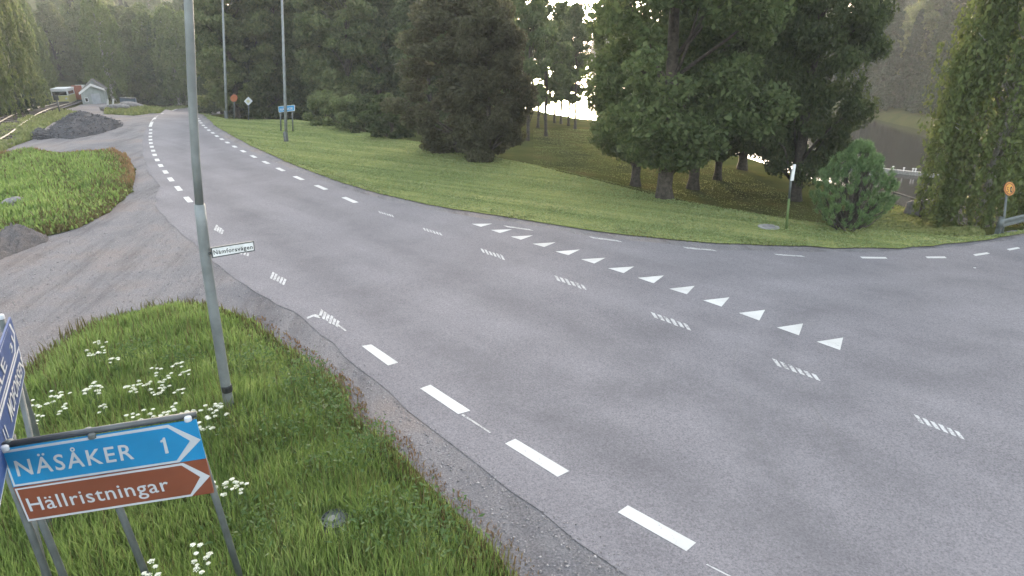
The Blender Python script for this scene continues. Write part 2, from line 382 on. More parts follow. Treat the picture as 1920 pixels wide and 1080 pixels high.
ROAD_L = [(387, 197), (354, 202), (325, 206), (300, 214), (285, 227), (273, 244), (267, 267), (269, 290), (278, 322), (290, 336), (302, 351), (293, 368), (292, 384),
          (302, 399), (323, 422), (354, 447), (400, 490), (450, 530), (500, 560), (548, 585), (585, 611), (627, 643), (674, 695), (726, 736), (805, 801), (848, 836),
          (900, 876), (956, 923), (1012, 963), (1080, 1016), (1139, 1053), (1176, 1078), (1400, 1250)]
ROAD_R = [(372, 207), (382, 229), (402, 246), (434, 265), (465, 281), (507, 300), (559, 323), (640, 352), (720, 375), (800, 392), (880, 406), (988, 422), (1086, 439.6),
          (1178, 450), (1286, 462), (1340, 468), (1394, 469), (1520, 473), (1624, 473), (1728, 468), (1812, 461), (1874, 453), (1920, 444), (2100, 432), (2600, 420)]
GRASS_R = [(372, 203), (383, 217), (404, 237), (436, 255), (467, 272), (509, 291), (561, 314), (642, 344), (722, 367), (800, 384), (880, 397), (988, 414), (1083, 429),
           (1178, 442), (1286, 453), (1349, 458), (1516, 463), (1604, 466), (1687, 467), (1770, 459), (1853, 451), (1920, 438), (2150, 428), (2600, 425)]
far_road = [hit_on(H0, 387, 197)[:2] + np.array(q_) for q_ in ((8, 16), (30, 40))]
rl = [hit(*p)[:2] for p in ROAD_L]; rr = [hit(*p)[:2] for p in ROAD_R]; gr = [hit(*p)[:2] for p in GRASS_R]
wd = np.array([5.5, -1.5])
road_poly = [p for p in far_road[::-1]] + rl + [np.array([14, 1.5]), np.array([40, 1.5]), np.array([60, 12])] + rr[::-1] + [p + wd for p in far_road]
ROADM = drape('road', road_poly, .55, .010, M['asphalt'], .028)
rv = np.empty(len(ROADM.vertices) * 3, np.float32); ROADM.vertices.foreach_get('co', rv); rv = rv.reshape(-1, 3)
wear = np.zeros(len(rv))
def between(f): return [(a[0] * (1 - f) + b_[0] * f, a[1] * (1 - f) + b_[1] * f) for a, b_ in (((345, 235), (372, 232)), ((300, 300), (475, 294)), ((355, 378), (656, 376)), ((462, 476), (812, 436)), ((622, 603), (923, 478)), ((835, 750), (1070, 531)), ((1007, 860), (1258, 603)), ((1230, 993), (1493, 695)), ((1500, 1150), (1760, 800)))]
for tr_, wd_, am in ((between(.24), .38, .8), (between(.72), .38, .75), ([(1915, 520), (1600, 555), (1450, 650), (1400, 760), (1450, 900), (1570, 1078)], .22, .9),
                     ([(1915, 625), (1660, 680), (1560, 780), (1600, 900), (1720, 1070)], .22, .8), ([(1915, 488), (1500, 512), (1180, 486), (900, 410)], .3, .6), ([(1915, 545), (1500, 585), (1100, 640), (800, 690)], .25, .6), ([(1915, 690), (1400, 745), (1150, 735), (1000, 700)], .22, .8)):
    P_ = np.array([flat(*p)[:2] for p in tr_]); t_ = np.linspace(0, len(P_) - 1, 120); i_ = np.clip(t_.astype(int), 0, len(P_) - 2); u_ = (t_ - i_)[:, None]
    p0, p1, p2, p3 = P_[np.maximum(i_ - 1, 0)], P_[i_], P_[i_ + 1], P_[np.minimum(i_ + 2, len(P_) - 1)]
    cv = .5 * (2 * p1 + (p2 - p0) * u_ + (2 * p0 - 5 * p1 + 4 * p2 - p3) * u_ ** 2 + (3 * p1 - p0 - 3 * p2 + p3) * u_ ** 3)
    d_ = np.abs(sdist(cv, rv[:, 0], rv[:, 1])); wear = np.maximum(wear, am * np.exp(-(d_ / wd_) ** 2))
ROADM.attributes.new('wear', 'FLOAT', 'POINT').data.foreach_set('value', wear.astype(np.float32))
road = link('road', ROADM, kind='structure', label='worn grey asphalt road bending away with a junction on its right', cat='road')
def expand(p, d):  # the same edge moved away from the road
    p = np.array(p); t = np.gradient(p, axis=0); t /= np.linalg.norm(t, axis=1)[:, None]; return p + d * np.stack([-t[:, 1], t[:, 0]], 1)
gedge = expand(gr, .35)
grav_px = [(330, 208), (250, 217), (196, 214), (200, 191.5), (150, 196), (120, 206), (98, 230), (58, 262), (0, 285), (-160, 340), (-500, 470)]
grav_poly = [far_road[0]] + [hit(*p)[:2] for p in grav_px] + [np.array([-34, 7]), np.array([-14, 0.6]), np.array([40, .6]), np.array([60, 11])] + list(gedge[::-1])
link('gravel_yard', drape('gravel_yard', grav_poly, 1.2, 0, M['gravel'], .05), kind='structure', label='grey gravel yard and road shoulders', cat='gravel')
crest_in = [p for p in CREST]
lawn_poly = [np.array(p) for p in gr] + crest_in[::-1]
link('lawn', drape('lawn', lawn_poly, .9, .03, M['lawn'], .035), kind='structure', label='mown green lawn between the road and the trees', cat='lawn')
VERGE_PX = [(-240, 800), (-60, 745), (25, 722), (45, 705), (62, 688), (120, 640), (200, 598), (280, 580), (345, 570), (400, 574), (470, 602), (530, 645), (572, 675), (612, 705),
            (650, 742), (664, 790), (722, 822), (765, 872), (805, 922), (872, 982), (935, 1045), (985, 1100), (1060, 1200), (500, 1330), (-300, 1330)]
verge = [hit(*p)[:2] for p in VERGE_PX]
link('verge_soil', drape('verge_soil', verge, .8, .02, M['soil'], .04), kind='structure', label='soil of the grassy verge below the direction signs', cat='verge')
FIELD_PX = [(-300, 420), (-60, 318), (0, 290), (60, 284), (115, 291), (160, 290), (215, 284), (240, 297), (254, 325), (247, 360), (206, 398), (150, 428), (92, 443), (20, 447), (-60, 480), (-320, 600)]
field = [hit(*p)[:2] for p in FIELD_PX]
link('field_soil', drape('field_soil', field, .9, .02, M['soil'], .06), kind='structure', label='soil of the rough field left of the gravel', cat='field')

# evening haze over the valley
mb = MB(); mb.box((0, 210, 24), (420, 480, 66))
hz, hnt, hb = new_mat('haze'); hnt.nodes.remove(hb)
pv = hnt.nodes.new('ShaderNodeVolumePrincipled'); pv.inputs['Density'].default_value = HAZE; pv.inputs['Color'].default_value = (.9, .9, .9, 1); pv.inputs['Anisotropy'].default_value = .05
hnt.links.new(pv.outputs[0], hnt.nodes['Material Output'].inputs['Volume'])
link('haze', mb.mesh('haze', hz), kind='stuff', label='thin evening haze over the whole valley', cat='haze')

# ------------------------------------------------------------------ road markings: pieces of the road
RZ = .015
def mark(name, pts_px, mat='paint', label=None):
    P = [hit(*p) for p in pts_px]; P = [(p[0], p[1], float(H(p[0], p[1])) + RZ) for p in P]
    mb = MB(); n = len(P)
    mb.add(P, [tuple(range(n))])
    me = bpy.data.meshes.new(name); me.from_pydata(mb.v, [], mb.f); me.materials.append(M[mat])
    for p in me.polygons:
        if p.normal.z < 0: p.flip()
    return link(name, me, road, label)
TL = [(884.1, 420.6), (919.8, 432), (957.7, 444.5), (998.3, 458), (1041.7, 472.6), (1089.3, 487.2), (1140, 504), (1195.5, 521.9), (1254.5, 542.5), (1318.2, 564.2), (1385, 588), (1456.4, 615.3), (1531.1, 642)]
TR = [(923.3, 420.1), (960.4, 430.9), (999.2, 442.3), (1041.7, 455.3), (1087.7, 468.8), (1135.4, 484.3), (1188.7, 500.8), (1244.8, 517.6), (1302.5, 537.1), (1367.5, 558.7), (1434.2, 582.2), (1505.6, 607.8), (1580.6, 634.2)]
TB = [(901.7, 426), (937.4, 437.7), (976.7, 450.4), (1020.3, 464), (1065.5, 479.4), (1114.3, 495.1), (1169.2, 513.2), (1225.3, 532.2), (1287.6, 552.8), (1352.6, 576.1), (1423.6, 602.2), (1497.8, 630), (1575, 657.8)]
for a, b_, c in zip(TL, TB, TR): mark('yield_triangle', [a, b_, c])
for qd in ([(678.3, 649.9), (696.5, 647.3), (746.8, 681.1), (727.8, 686.9)], [(787.7, 729.8), (807.2, 722.8), (881.9, 771.5), (859.3, 778)],
           [(947, 833.4), (966.1, 824.2), (1067.3, 884.9), (1045.4, 895.9)], [(1158.2, 962.3), (1177, 949.3), (1305, 1019.6), (1286.7, 1035.4)]):
    mark('edge_line_dash', qd)
mark('edge_line_dash', [(1436, 1135), (1458, 1118), (1640, 1210), (1615, 1232)])
mark('stray_paint_line', [(865, 780), (868, 777.5), (921, 812), (918, 813.5)], 'paint_worn')
mark('stray_paint_line', [(1323, 1060.5), (1326, 1059.5), (1390, 1092), (1388, 1094)], 'paint_worn')
def dashes(centres, frac, width):
    C = [hit(*p) for p in centres]
    for i, c in enumerate(C):
        a, b_ = C[max(i - 1, 0)], C[min(i + 1, len(C) - 1)]; n = (min(i + 1, len(C) - 1) - max(i - 1, 0))
        d = (b_ - a)[:2]; L = np.linalg.norm(d) / n; d /= np.linalg.norm(d); s = np.array([-d[1], d[0]])
        h, w = d * L * frac / 2, s * width / 2
        P = [(*(c[:2] + k * h + j * w), 0) for k, j in ((-1, -1), (1, -1), (1, 1), (-1, 1))]
        P = [(x, y, float(H(x, y)) + RZ) for x, y, _ in P]
        me = bpy.data.meshes.new('edge_line_dash'); me.from_pydata(P, [], [(0, 1, 2, 3)]); me.materials.append(M['paint'])
        link('edge_line_dash', me, road)
dashes([(282.7, 243.8), (282.3, 250), (282, 256.5), (282.3, 262.5), (283, 268.8), (284.8, 275.6), (287.2, 283), (290, 291), (294.8, 300.4), (301.5, 311), (310.4, 323), (320.4, 337), (334.8, 354), (353, 374.8)], .45, .18)
dashes([(371.3, 223), (374, 227), (377, 230.8), (381, 235.4), (385.8, 239.6), (391.5, 244.4), (399, 249.6), (406.7, 255.6), (416, 261.4), (426.5, 267.7), (440, 275.4), (456, 284), (475.4, 294), (498.8, 305.2), (526, 318.3), (560, 334.5), (602, 352), (656, 375.5)], .40, .18)
far_l = [hit(*p) for p in [(281.5, 238), (284, 231), (290, 222), (305, 213), (332, 204.5), (357, 201.5)]]
V = []; wv = np.array([.09, .02])
for p in far_l: V += [(p[0] - .1, p[1], float(H(p[0], p[1])) + RZ), (p[0] + .1, p[1] + .02, float(H(p[0], p[1])) + RZ)]
me = bpy.data.meshes.new('solid_edge_line'); me.from_pydata(V, [], [(2 * i, 2 * i + 1, 2 * i + 3, 2 * i + 2) for i in range(len(far_l) - 1)]); me.materials.append(M['paint'])
link('solid_edge_line', me, road)
def rumble(a, b_, w, n, slant, worn=False, fill=.58):
    """a dash laid as a row of separate profiled bars, the plate a child of the road and each bar a piece of it"""
    a, b_ = np.array(a, float), np.array(b_, float); d = (b_ - a) / n; wv_ = np.array(w, float)
    mbs = []
    for i in range(n):
        s0 = a + d * (i + .5 - fill / 2); s1 = a + d * (i + .5 + fill / 2); k = d * slant
        mm = random.uniform(.75, 1.05) if worn else random.uniform(.9, 1.05)
        Q = [s0 - wv_ / 2 * mm - k, s1 - wv_ / 2 * mm - k, s1 + wv_ / 2 * mm + k, s0 + wv_ / 2 * mm + k]
        mbs.append([tuple(x) for x in Q])
    for Q in mbs: mark('rumble_bar', Q, 'paint_worn' if worn else 'paint')
for a, b_, w in (((709.8, 398), (738.6, 406.5), (1, 3.5)), ((793, 430), (829, 440.5), (1, 4.5)), ((901.7, 470), (945.8, 484.5), (2, 6.5)), ((1040.3, 521.5), (1098.8, 541), (2.5, 7.5)),
                 ((1221, 590.5), (1294.3, 616), (3, 9)), ((1449, 679), (1536.7, 711), (4, 10)), ((1715, 784.5), (1806, 820), (5, 11))):
    rumble(a, b_, (w[0] * .9, w[1] * 1.25), 6, .22, True, .62)
rumble((508, 516), (536, 531), (-5, 12), 5, .0, True, .68)
rumble((599, 587), (636, 610), (-5, 13), 6, .05, True, .72)
rumble((403, 426.5), (419, 437), (-5, 10), 4, .0, True, .8)
rumble((450, 474), (468, 479), (-2, 6), 3, 0, True)
mark('stray_paint_line', [(575, 596), (590, 590), (603, 594), (600, 598), (588, 594.5), (577, 599)], 'paint_worn')
mark('stray_paint_line', [(632, 611), (636, 610), (650, 621), (647, 622)], 'paint_worn')
for a, b_, th in (((947.7, 425.2), (996.4, 432), 2.6), ((1108, 446), (1163, 453.2), 2.8), ((1283.5, 465.3), (1340.4, 470.4), 2.8), ((1454, 478), (1507, 481.6), 2.6)):
    rumble(a, b_, (1, th), 6, .5, True, .95)
for qd in ([(1612, 482.2), (1660, 483), (1664, 486), (1617, 485.4)], [(1734.6, 482), (1771, 481.8), (1775, 485), (1739, 485.2)], [(1824, 478), (1850, 474), (1856, 476.5), (1829, 481)], [(1887, 468), (1908, 464.2), (1913, 466.5), (1893, 470.5)]):
    mark('edge_line_dash', qd)
mark('stray_paint_line', [(1824, 502.5), (1829, 502), (1830, 504), (1826, 504)], 'paint_worn')
def crack(pts, w):
    P = np.array([flat(*p)[:2] for p in pts]); D = []
    for a, b_ in zip(P[:-1], P[1:]):
        k = max(2, int(np.linalg.norm(b_ - a) / .3)); D += [a + (b_ - a) * i / k for i in range(k)]
    D = np.array(D) + rng.normal(0, .02, (len(D), 2)); t = np.gradient(D, axis=0); t /= np.linalg.norm(t, axis=1)[:, None]; n = np.stack([-t[:, 1], t[:, 0]], 1)
    ww = w * rng.uniform(.3, 1, len(D))[:, None]
    V = np.concatenate([D - n * ww, D + n * ww]); k = len(D)
    me = bpy.data.meshes.new('road_crack'); me.from_pydata([(x, y, .0125) for x, y in V], [], [(i, i + 1, i + 1 + k, i + k) for i in range(k - 1)]); me.materials.append(M['crack'])
    link('road_crack', me, road)
crack([(1500, 555), (1466, 600), (1465, 645), (1488, 700), (1535, 780), (1620, 900)], .006)
crack([(1385, 640), (1370, 700), (1385, 770), (1430, 850), (1520, 960), (1640, 1070)], .005)
crack([(1660, 700), (1720, 800), (1800, 900), (1900, 1010)], .004)

# ------------------------------------------------------------------ lettering and sign plates
_txt = {}
def text2d(s, bold=.0, space=1.0):
    """flat glyph mesh of a string: x 0..1 over its width, y 0 at the baseline and 1 at the cap height"""
    key = (s, bold, space)
    if key in _txt: return _txt[key]
    def conv(t, b_):
        cu = bpy.data.curves.new('t', 'FONT'); cu.body = t; cu.resolution_u = 3; cu.offset = b_; cu.space_character = space
        o = bpy.data.objects.new('t', cu); COL.objects.link(o)
        bpy.context.view_layer.update()
        me_ = bpy.data.meshes.new_from_object(o.evaluated_get(bpy.context.evaluated_depsgraph_get()))
        v = np.array([p.co[:] for p in me_.vertices])[:, :2]; f = [tuple(p.vertices) for p in me_.polygons]
        bpy.data.objects.remove(o); bpy.data.meshes.remove(me_); return v, f
    vh, _ = conv('H', bold); v, f = conv(s, bold)
    y0, y1 = vh[:, 1].min(), vh[:, 1].max(); x0, x1 = v[:, 0].min(), v[:, 0].max()
    v = np.stack([(v[:, 0] - x0) / (x1 - x0), (v[:, 1] - y0) / (y1 - y0)], 1)
    _txt[key] = (v, f); return v, f
class Plane:
    """an upright sign plane given by two points at its top; px points are carried onto it"""
    def __init__(s, A, B):
        s.A = np.array(A); d = np.array(B) - s.A; d[2] = 0; d /= np.linalg.norm(d)
        n = np.array([d[1], -d[0], 0.0])
        if np.dot(n, np.array([0, 0, HC]) - s.A) < 0: n = -n
        s.n = n; s.d = d
    def at(s, px, py, off=0.0):
        r = ray(px, py); o = np.array([0, 0, HC]); t = np.dot(s.A + s.n * off - o, s.n) / np.dot(r, s.n); return o + r * t
    def plate(s, px, off, thick, mb):
        P = [s.at(*p) + s.n * off for p in px]; mb.prism(P, [p - s.n * thick for p in P])
    def text(s, st, quad, off, bold, mb, space=1.0):
        v, f = text2d(st, bold, space); tl, tr, br, bl = [np.array(q_, float) for q_ in quad]
        P = [s.at(*((tl * (1 - a) + tr * a) * h + (bl * (1 - a) + br * a) * (1 - h))) + s.n * off for a, h in v]
        mb.add(P, f)
def Z4(pts, s, ox, oy): return [(a * s + ox, b_ * s + oy) for a, b_ in pts]
def post(P, plane, a, b_, r, back, ztop=None, zbot=-.1):
    """a round post through two px points behind a plane, carried down to the ground"""
    p, q_ = plane.at(*a), plane.at(*b_); d = q_ - p; bot = p + d * ((zbot - p[2]) / d[2])
    top = p + d * ((ztop - p[2]) / d[2]) if ztop is not None else p
    mb = MB(); mb.tube([bot - plane.n * back, top - plane.n * back], r, 10); return part('post', mb, 'galv', P, True)

# direction sign with two plates, nearest to the camera
pl = Plane(flat(5, 843, 2.0), flat(366, 788, 2.0))
S = .22222
root = empty('direction_sign', (pl.at(219, 958)[0], pl.at(219, 958)[1], 0), 'blue and brown direction sign reading NÄSÅKER 1 and Hällristningar', 'road sign')
z4 = lambda L: Z4(L, S, 0, 760)
mb = MB(); pl.plate(z4([(10, 380), (1655, 128), (1735, 448), (110, 692)]), 0, .025, mb); p1 = part('upper_plate', mb, 'blue', root, label='blue arrow plate reading NÄSÅKER 1')
mb = MB(); pl.plate(z4([(12, 385), (1420, 163), (1695, 288), (1515, 478), (118, 685)]), .003, .002, mb); part('arrow_border', mb, 'white', p1)
mb = MB(); pl.plate(z4([(32, 402), (1412, 187), (1603, 297), (1492, 462), (130, 666)]), .006, .002, mb); part('arrow_field', mb, 'blue', p1)
mb = MB(); pl.text('NÄSÅKER', z4([(118, 465), (1108, 318), (1138, 446), (155, 595)]), .009, .012, mb, 1.18); part('lettering', mb, 'white', p1); mb = MB(); pl.plate(z4([(1375, 270), (1392, 266), (1426, 397), (1398, 404), (1376, 305), (1357, 310), (1353, 294), (1369, 286)]), .009, .002, mb)
part('lettering', mb, 'white', p1)
mb = MB(); pl.plate(z4([(112, 700), (1737, 452), (1805, 738), (240, 982)]), 0, .025, mb); p2 = part('lower_plate', mb, 'brown', root, label='brown arrow plate reading Hällristningar')
mb = MB(); pl.plate(z4([(125, 705), (1545, 485), (1772, 595), (1620, 765), (240, 978)]), .003, .002, mb); part('arrow_border', mb, 'white', p2)
mb = MB(); pl.plate(z4([(147, 713), (1532, 505), (1690, 602), (1608, 748), (250, 958)]), .006, .002, mb); part('arrow_field', mb, 'brown', p2)
mb = MB(); pl.text('Hällristningar', z4([(216, 783), (1400, 602), (1440, 712), (262, 890)]), .009, .006, mb, 1.08); part('lettering', mb, 'white', p2)
for a, b_ in (((-5, 858), (50, 1000)), ((66, 970), (111, 1080)), ((219, 958), (268, 1080)), ((398, 927), (446, 1080))):
    pa = post(root, pl, a, b_, .030, .062, 2.04 if a[0] != 219 else 2.04)
mb = MB(); mb.tube([pl.at(2, 842) - pl.n * .05 + np.array([0, 0, .005]), pl.at(367, 783) - pl.n * .05 + np.array([0, 0, .005])], .028, 10); part('top_rail', mb, 'steel', root, True)
for px, py in ((8, 838), (172, 815), (352, 783)):
    mb = MB(); c = pl.at(px, py); mb.lathe((c[0], c[1], c[2] - .03), [(.030, 0), (.030, .03), (.024, .038)], 12); part('post_cap', mb, 'white' if px != 172 else 'galv', root, True)
# dark blue sign seen almost edge-on
pj = Plane(flat(20, 595, 2.12), flat(2, 850, 2.0))
root = empty('direction_sign', (*(pj.at(46, 700)[:2]), 0), 'dark blue direction sign seen almost edge-on reading JUNSELE 31 and MOFORSEN 11', 'road sign')
mb = MB(); pj.plate([(20, 594), (36, 648), (-30, 893), (-90, 905)], 0, .02, mb); p1 = part('upper_plate', mb, 'dblue', root, label='dark blue plate reading JUNSELE 31')
mb = MB(); pj.plate([(18, 606), (27, 624), (29, 662), (-35, 890), (-84, 897)], .003, .002, mb); part('arrow_border', mb, 'white', p1)
mb = MB(); pj.plate([(16, 610.5), (24.5, 626), (26, 662), (-34, 877), (-78, 890)], .006, .002, mb); part('arrow_field', mb, 'dblue', p1)
mb = MB(); pj.text('31', [(15, 653), (19, 628), (24, 640), (20, 664)], .012, .01, mb); part('lettering', mb, 'white', p1); mb = MB(); pj.text('JUNSELE', [(-45, 825), (3, 668), (11, 686), (-30, 838)], .012, .01, mb); part('lettering', mb, 'white', p1)
mb = MB(); pj.plate([(34.5, 648), (47, 697), (22, 831), (-10, 1003), (-34, 893)], 0, .02, mb); p2 = part('lower_plate', mb, 'dblue', root, label='dark blue plate reading MOFORSEN 11')
mb = MB(); pj.plate([(34.5, 649), (46.6, 698), (21.6, 830), (-10, 1000), (-33, 893)], .003, .002, mb); part('arrow_border', mb, 'white', p2)
mb = MB(); pj.plate([(34.2, 656), (45, 699), (20, 829), (-10, 985), (-28, 893)], .006, .002, mb); part('arrow_field', mb, 'dblue', p2)
mb = MB(); pj.text('MOFORSEN', [(10.5, 757), (36, 669), (42.5, 689), (20, 793)], .012, .012, mb); part('lettering', mb, 'white', p2); mb = MB(); pj.text('11', [(1.5, 806), (5.5, 797), (14, 820), (10.5, 834)], .012, .02, mb); part('lettering', mb, 'white', p2)
for a, b_ in (((44, 706), (72, 832)), ((30, 790), (58, 905))): post(root, pj, a, b_, .03, .055, 1.6)
p = pj.at(14, 600); mb = MB(); mb.tube([(p[0] - .09, p[1] + .03, -.1), (p[0] - .09, p[1] + .03, p[2] + .01)], .03, 10); part('post', mb, 'galv', root, True)
mb = MB(); mb.lathe((p[0] - .09, p[1] + .03, p[2]), [(.036, 0), (.036, .04), (.030, .05)], 12); part('post_cap', mb, 'white', root, True)

# lamp post in the verge with its street name plate
base = flat(433, 792)
PX = [(433, 792), (428, 750), (419.5, 700), (408.5, 630), (397, 560), (386.5, 490), (379.5, 430), (374, 383), (367, 300), (362.5, 220), (359, 140), (357.5, 100)]
def atY(px, py, Y): d = ray(px, py); t = Y / d[1]; return np.array([d[0] * t, Y, HC + d[2] * t])
P = [atY(a, b_, base[1]) for a, b_ in PX]; P[0][2] = -.05
root = empty('lamp_post', base, 'tall grey galvanised lamp post standing in the near grass with a street name plate', 'lamp post')
mb = MB(); mb.tube(P[:8], [.066, .066, .066, .066, .066, .066, .066, .064], 14); part('lower_pole', mb, 'pole', root, True)
topz = P[-1] + (P[-1] - P[-3]) / np.linalg.norm(P[-1] - P[-3]) * 3.6
mb = MB(); mb.tube(P[7:] + [topz], [.050] * 5 + [.040], 14); up = part('upper_pole', mb, 'pole', root, True)
mb = MB(); mb.tube([topz, topz + np.array([.5, .4, .25]), topz + np.array([1.1, .9, .3])], .03, 8); part('lamp_arm', mb, 'galv', root, True)
mb = MB(); mb.box(topz + np.array([1.3, 1.05, .3]), (.6, .25, .13), .68); part('lamp_head', mb, 'galv', root)
c = atY(425.3, 728, base[1]); mb = MB(); mb.lathe((c[0], c[1], c[2] - .05), [(.069, 0), (.072, .02), (.072, .08), (.069, .1)], 14); part('black_band', mb, 'black', root, True)
zs = atY(384, 472, base[1])[2]
ps = Plane(flat(395, 474, zs), flat(477, 461, zs))
zz = lambda L: Z4(L, .24067, 380, 380)
r2 = empty('street_name_sign', ps.at(395, 474), 'small white street name plate reading Nämforsvägen fixed to the near lamp post', 'street sign')
mb = MB(); ps.plate(zz([(60, 353), (400, 299), (407, 376), (75, 433)]), 0, .03, mb); part('frame', mb, 'steel', r2)
mb = MB(); ps.plate(zz([(73, 359), (393, 309), (398, 369), (83, 422)]), .003, .002, mb); part('plate', mb, 'whitewood', r2)
mb = MB(); ps.text('Nämforsvägen', zz([(81, 371), (386, 327), (390, 358), (87, 405)]), .006, .014, mb, 1.14); part('lettering', mb, 'black', r2)
mb = MB(); e = ps.at(396, 475); pp = atY(386, 476, base[1]); mb.tube([pp, e - ps.n * .02], .02, 6); part('bracket', mb, 'steel', r2)

# second lamp post and pole further up the road
def pole(px, base_py, top_px, r0, label, cat, name, lamp=True, height=8.0):
    b0 = hit(px, base_py); root = empty(name, b0, label, cat)
    t = atY(top_px[0], top_px[1], b0[1]); d = (t - b0); t = b0 + d * (height / d[2])
    mb = MB(); mb.tube([b0 - d * .02, b0 + (t - b0) * .3, t], [r0, r0 * .95, r0 * .6], 10); part('pole', mb, 'pole', root, True)
    mb = MB(); mb.lathe((b0[0], b0[1], b0[2] - .05), [(r0 * 1.5, 0), (r0 * 1.5, .5), (r0, .6)], 10); part('base_sleeve', mb, 'steel', root, True)
    if lamp:
        mb = MB(); mb.tube([t, t + np.array([-.6, -.3, .2]), t + np.array([-1.3, -.7, .25])], .04, 6); part('lamp_arm', mb, 'galv', root, True)
        mb = MB(); mb.box(t + np.array([-1.6, -.85, .22]), (.65, .25, .14), .5); part('lamp_head', mb, 'galv', root)
    return root
pole(537, 266, (532, 108), .085, 'slim grey lamp post in front of the far blue town sign', 'lamp post', 'lamp_post')
pole(425, 222, (421, 108), .10, 'thin grey pole rising against the dark trees left of the round sign', 'pole', 'utility_pole', False, 9)

# far blue town sign
bl = hit(526, 247); br = hit(548.5, 247)
k = Plane(np.array([bl[0], bl[1], 2]), np.array([br[0], br[1] - .3, 2]))
root = empty('town_sign', (bl + br) / 2, 'small pale blue town name sign on two posts on the far lawn', 'road sign')
mb = MB(); k.plate([(521.8, 199.5), (552.5, 196.5), (552.5, 208), (522.6, 211)], 0, .04, mb); part('plate', mb, 'white', root)
mb = MB(); k.plate([(522.8, 200.4), (551.5, 197.6), (551.5, 207), (523.6, 210)], .004, .002, mb); part('field', mb, 'blue', root)
mb = MB(); k.text('NÄSÅKER', [(525, 203.2), (549.5, 200.6), (549.5, 205.4), (525.4, 208)], .01, .02, mb); part('lettering', mb, 'white', root)
for x0, x1, b3 in ((525, 526, bl), (547.5, 548.5, br)):
    t = k.at(x0, 205); mb = MB(); mb.tube([(b3[0], b3[1] + .05, b3[2] - .1), (t[0], t[1] + .06, t[2])], .045, 8); part('post', mb, 'galv', root, True)
# diamond priority sign
b0 = hit(466, 226); root = empty('diamond_sign', b0, 'white-edged diamond sign on a grey post at the edge of the far lawn', 'road sign')
k = Plane(b0, b0 + np.array([1, -.35, 0]))
mb = MB(); k.plate([(465.3, 181.7), (473.6, 189.6), (465.3, 198), (457.2, 189.8)], 0, .03, mb); part('plate', mb, 'white', root)
mb = MB(); k.plate([(465.3, 186), (469.4, 189.7), (465.3, 193.8), (461.3, 189.8)], .006, .003, mb); part('centre_field', mb, 'olive', root)
t = k.at(465.5, 192); mb = MB(); mb.tube([(b0[0], b0[1], b0[2] - .1), (t[0] + .0, t[1] + .06, t[2])], .04, 8); part('post', mb, 'galv', root, True)
# round orange sign further back, its post in the bushes
b0 = hit(438.5, 223); root = empty('round_sign', b0, 'small round orange-red sign against the bushes left of the diamond sign', 'road sign')
k = Plane(b0, b0 + np.array([1, -.2, 0])); circ = lambda cx, cy, rx, ry, n=24: [(cx + rx * math.cos(2 * math.pi * i / n), cy - ry * math.sin(2 * math.pi * i / n)) for i in range(n)]
mb = MB(); k.plate(circ(438.5, 184, 6.6, 6.8), 0, .03, mb); part('rim', mb, 'red', root)
mb = MB(); k.plate(circ(438, 184, 4.6, 4.8), .006, .003, mb); part('face', mb, 'orange', root)
t = k.at(438.5, 186); mb = MB(); mb.tube([(b0[0], b0[1], b0[2] - .1), (t[0], t[1] + .06, t[2])], .04, 8); part('post', mb, 'galv', root, True)

# speed sign at the right with its post, guardrail in front of it
b0 = flat(1884, 440, 0); root = empty('speed_limit_sign', b0, 'round orange and red 50 speed limit sign behind the guardrail', 'road sign')
k = Plane(b0, b0 + np.array([1, -.55, 0]))
for nm, rx, ry, off, mt in (('rim', 10.6, 13.2, 0, 'red'), ('outer_ring', 9.6, 12.2, .005, 'yellow'), ('red_ring', 8.7, 11, .008, 'red'), ('face', 6.9, 9, .011, 'yellow')):
    mb = MB(); k.plate(circ(1893, 354, rx, ry), off, .03 if off == 0 else .003, mb); part(nm, mb, mt, root)
mb = MB(); k.text('0', [(1893.6, 350.3), (1898.2, 349), (1898.2, 360.5), (1893.6, 361.5)], .016, .035, mb); part('lettering', mb, 'ink', root)
mb = MB(); k.text('5', [(1887.3, 350.8), (1891.6, 350), (1891.6, 360.6), (1887.3, 361)], .016, .035, mb); part('lettering', mb, 'fadedink', root, label='faded first digit')
t = k.at(1891, 362); mb = MB(); mb.tube([(b0[0], b0[1] + .05, b0[2] - .2), (t[0], t[1] + .07, t[2])], .03, 10); part('post', mb, 'galv', root, True)
g0 = flat(1874, 442); g1 = flat(1921, 430); gd = (g1 - g0); gd /= np.linalg.norm(gd); gn = np.array([gd[1], -gd[0], 0])
root = empty('guardrail', g0, 'grey steel guardrail starting beside the minor road under the speed sign', 'guardrail')
prof = [(-.0, .30), (.05, .33), (.05, .37), (0, .40), (0, .44), (.05, .47), (.05, .51), (0, .54), (-.012, .54), (.035, .50), (.035, .48), (-.012, .45), (-.012, .39), (.035, .36), (.035, .34), (-.012, .30)]
mb = MB(); A = g0 - gd * .12; B_ = g0 + gd * 14
mb.prism([A + gn * a + np.array([0, 0, z - .06]) for a, z in prof], [B_ + gn * a + np.array([0, 0, z]) for a, z in prof]); part('rail_beam', mb, 'galv', root)
for i in range(8):
    c = g0 + gd * (1.7 * i + .05) - gn * .08; mb = MB(); mb.box((c[0], c[1], .2), (.10, .12, .62), math.atan2(gd[1], gd[0])); part('post', mb, 'galv', root)
mb = MB(); c = A; mb.tube([c + np.array([0, 0, .24]), c + np.array([0, 0, .50])], .07, 10); part('end_cap', mb, 'galv', root, True)

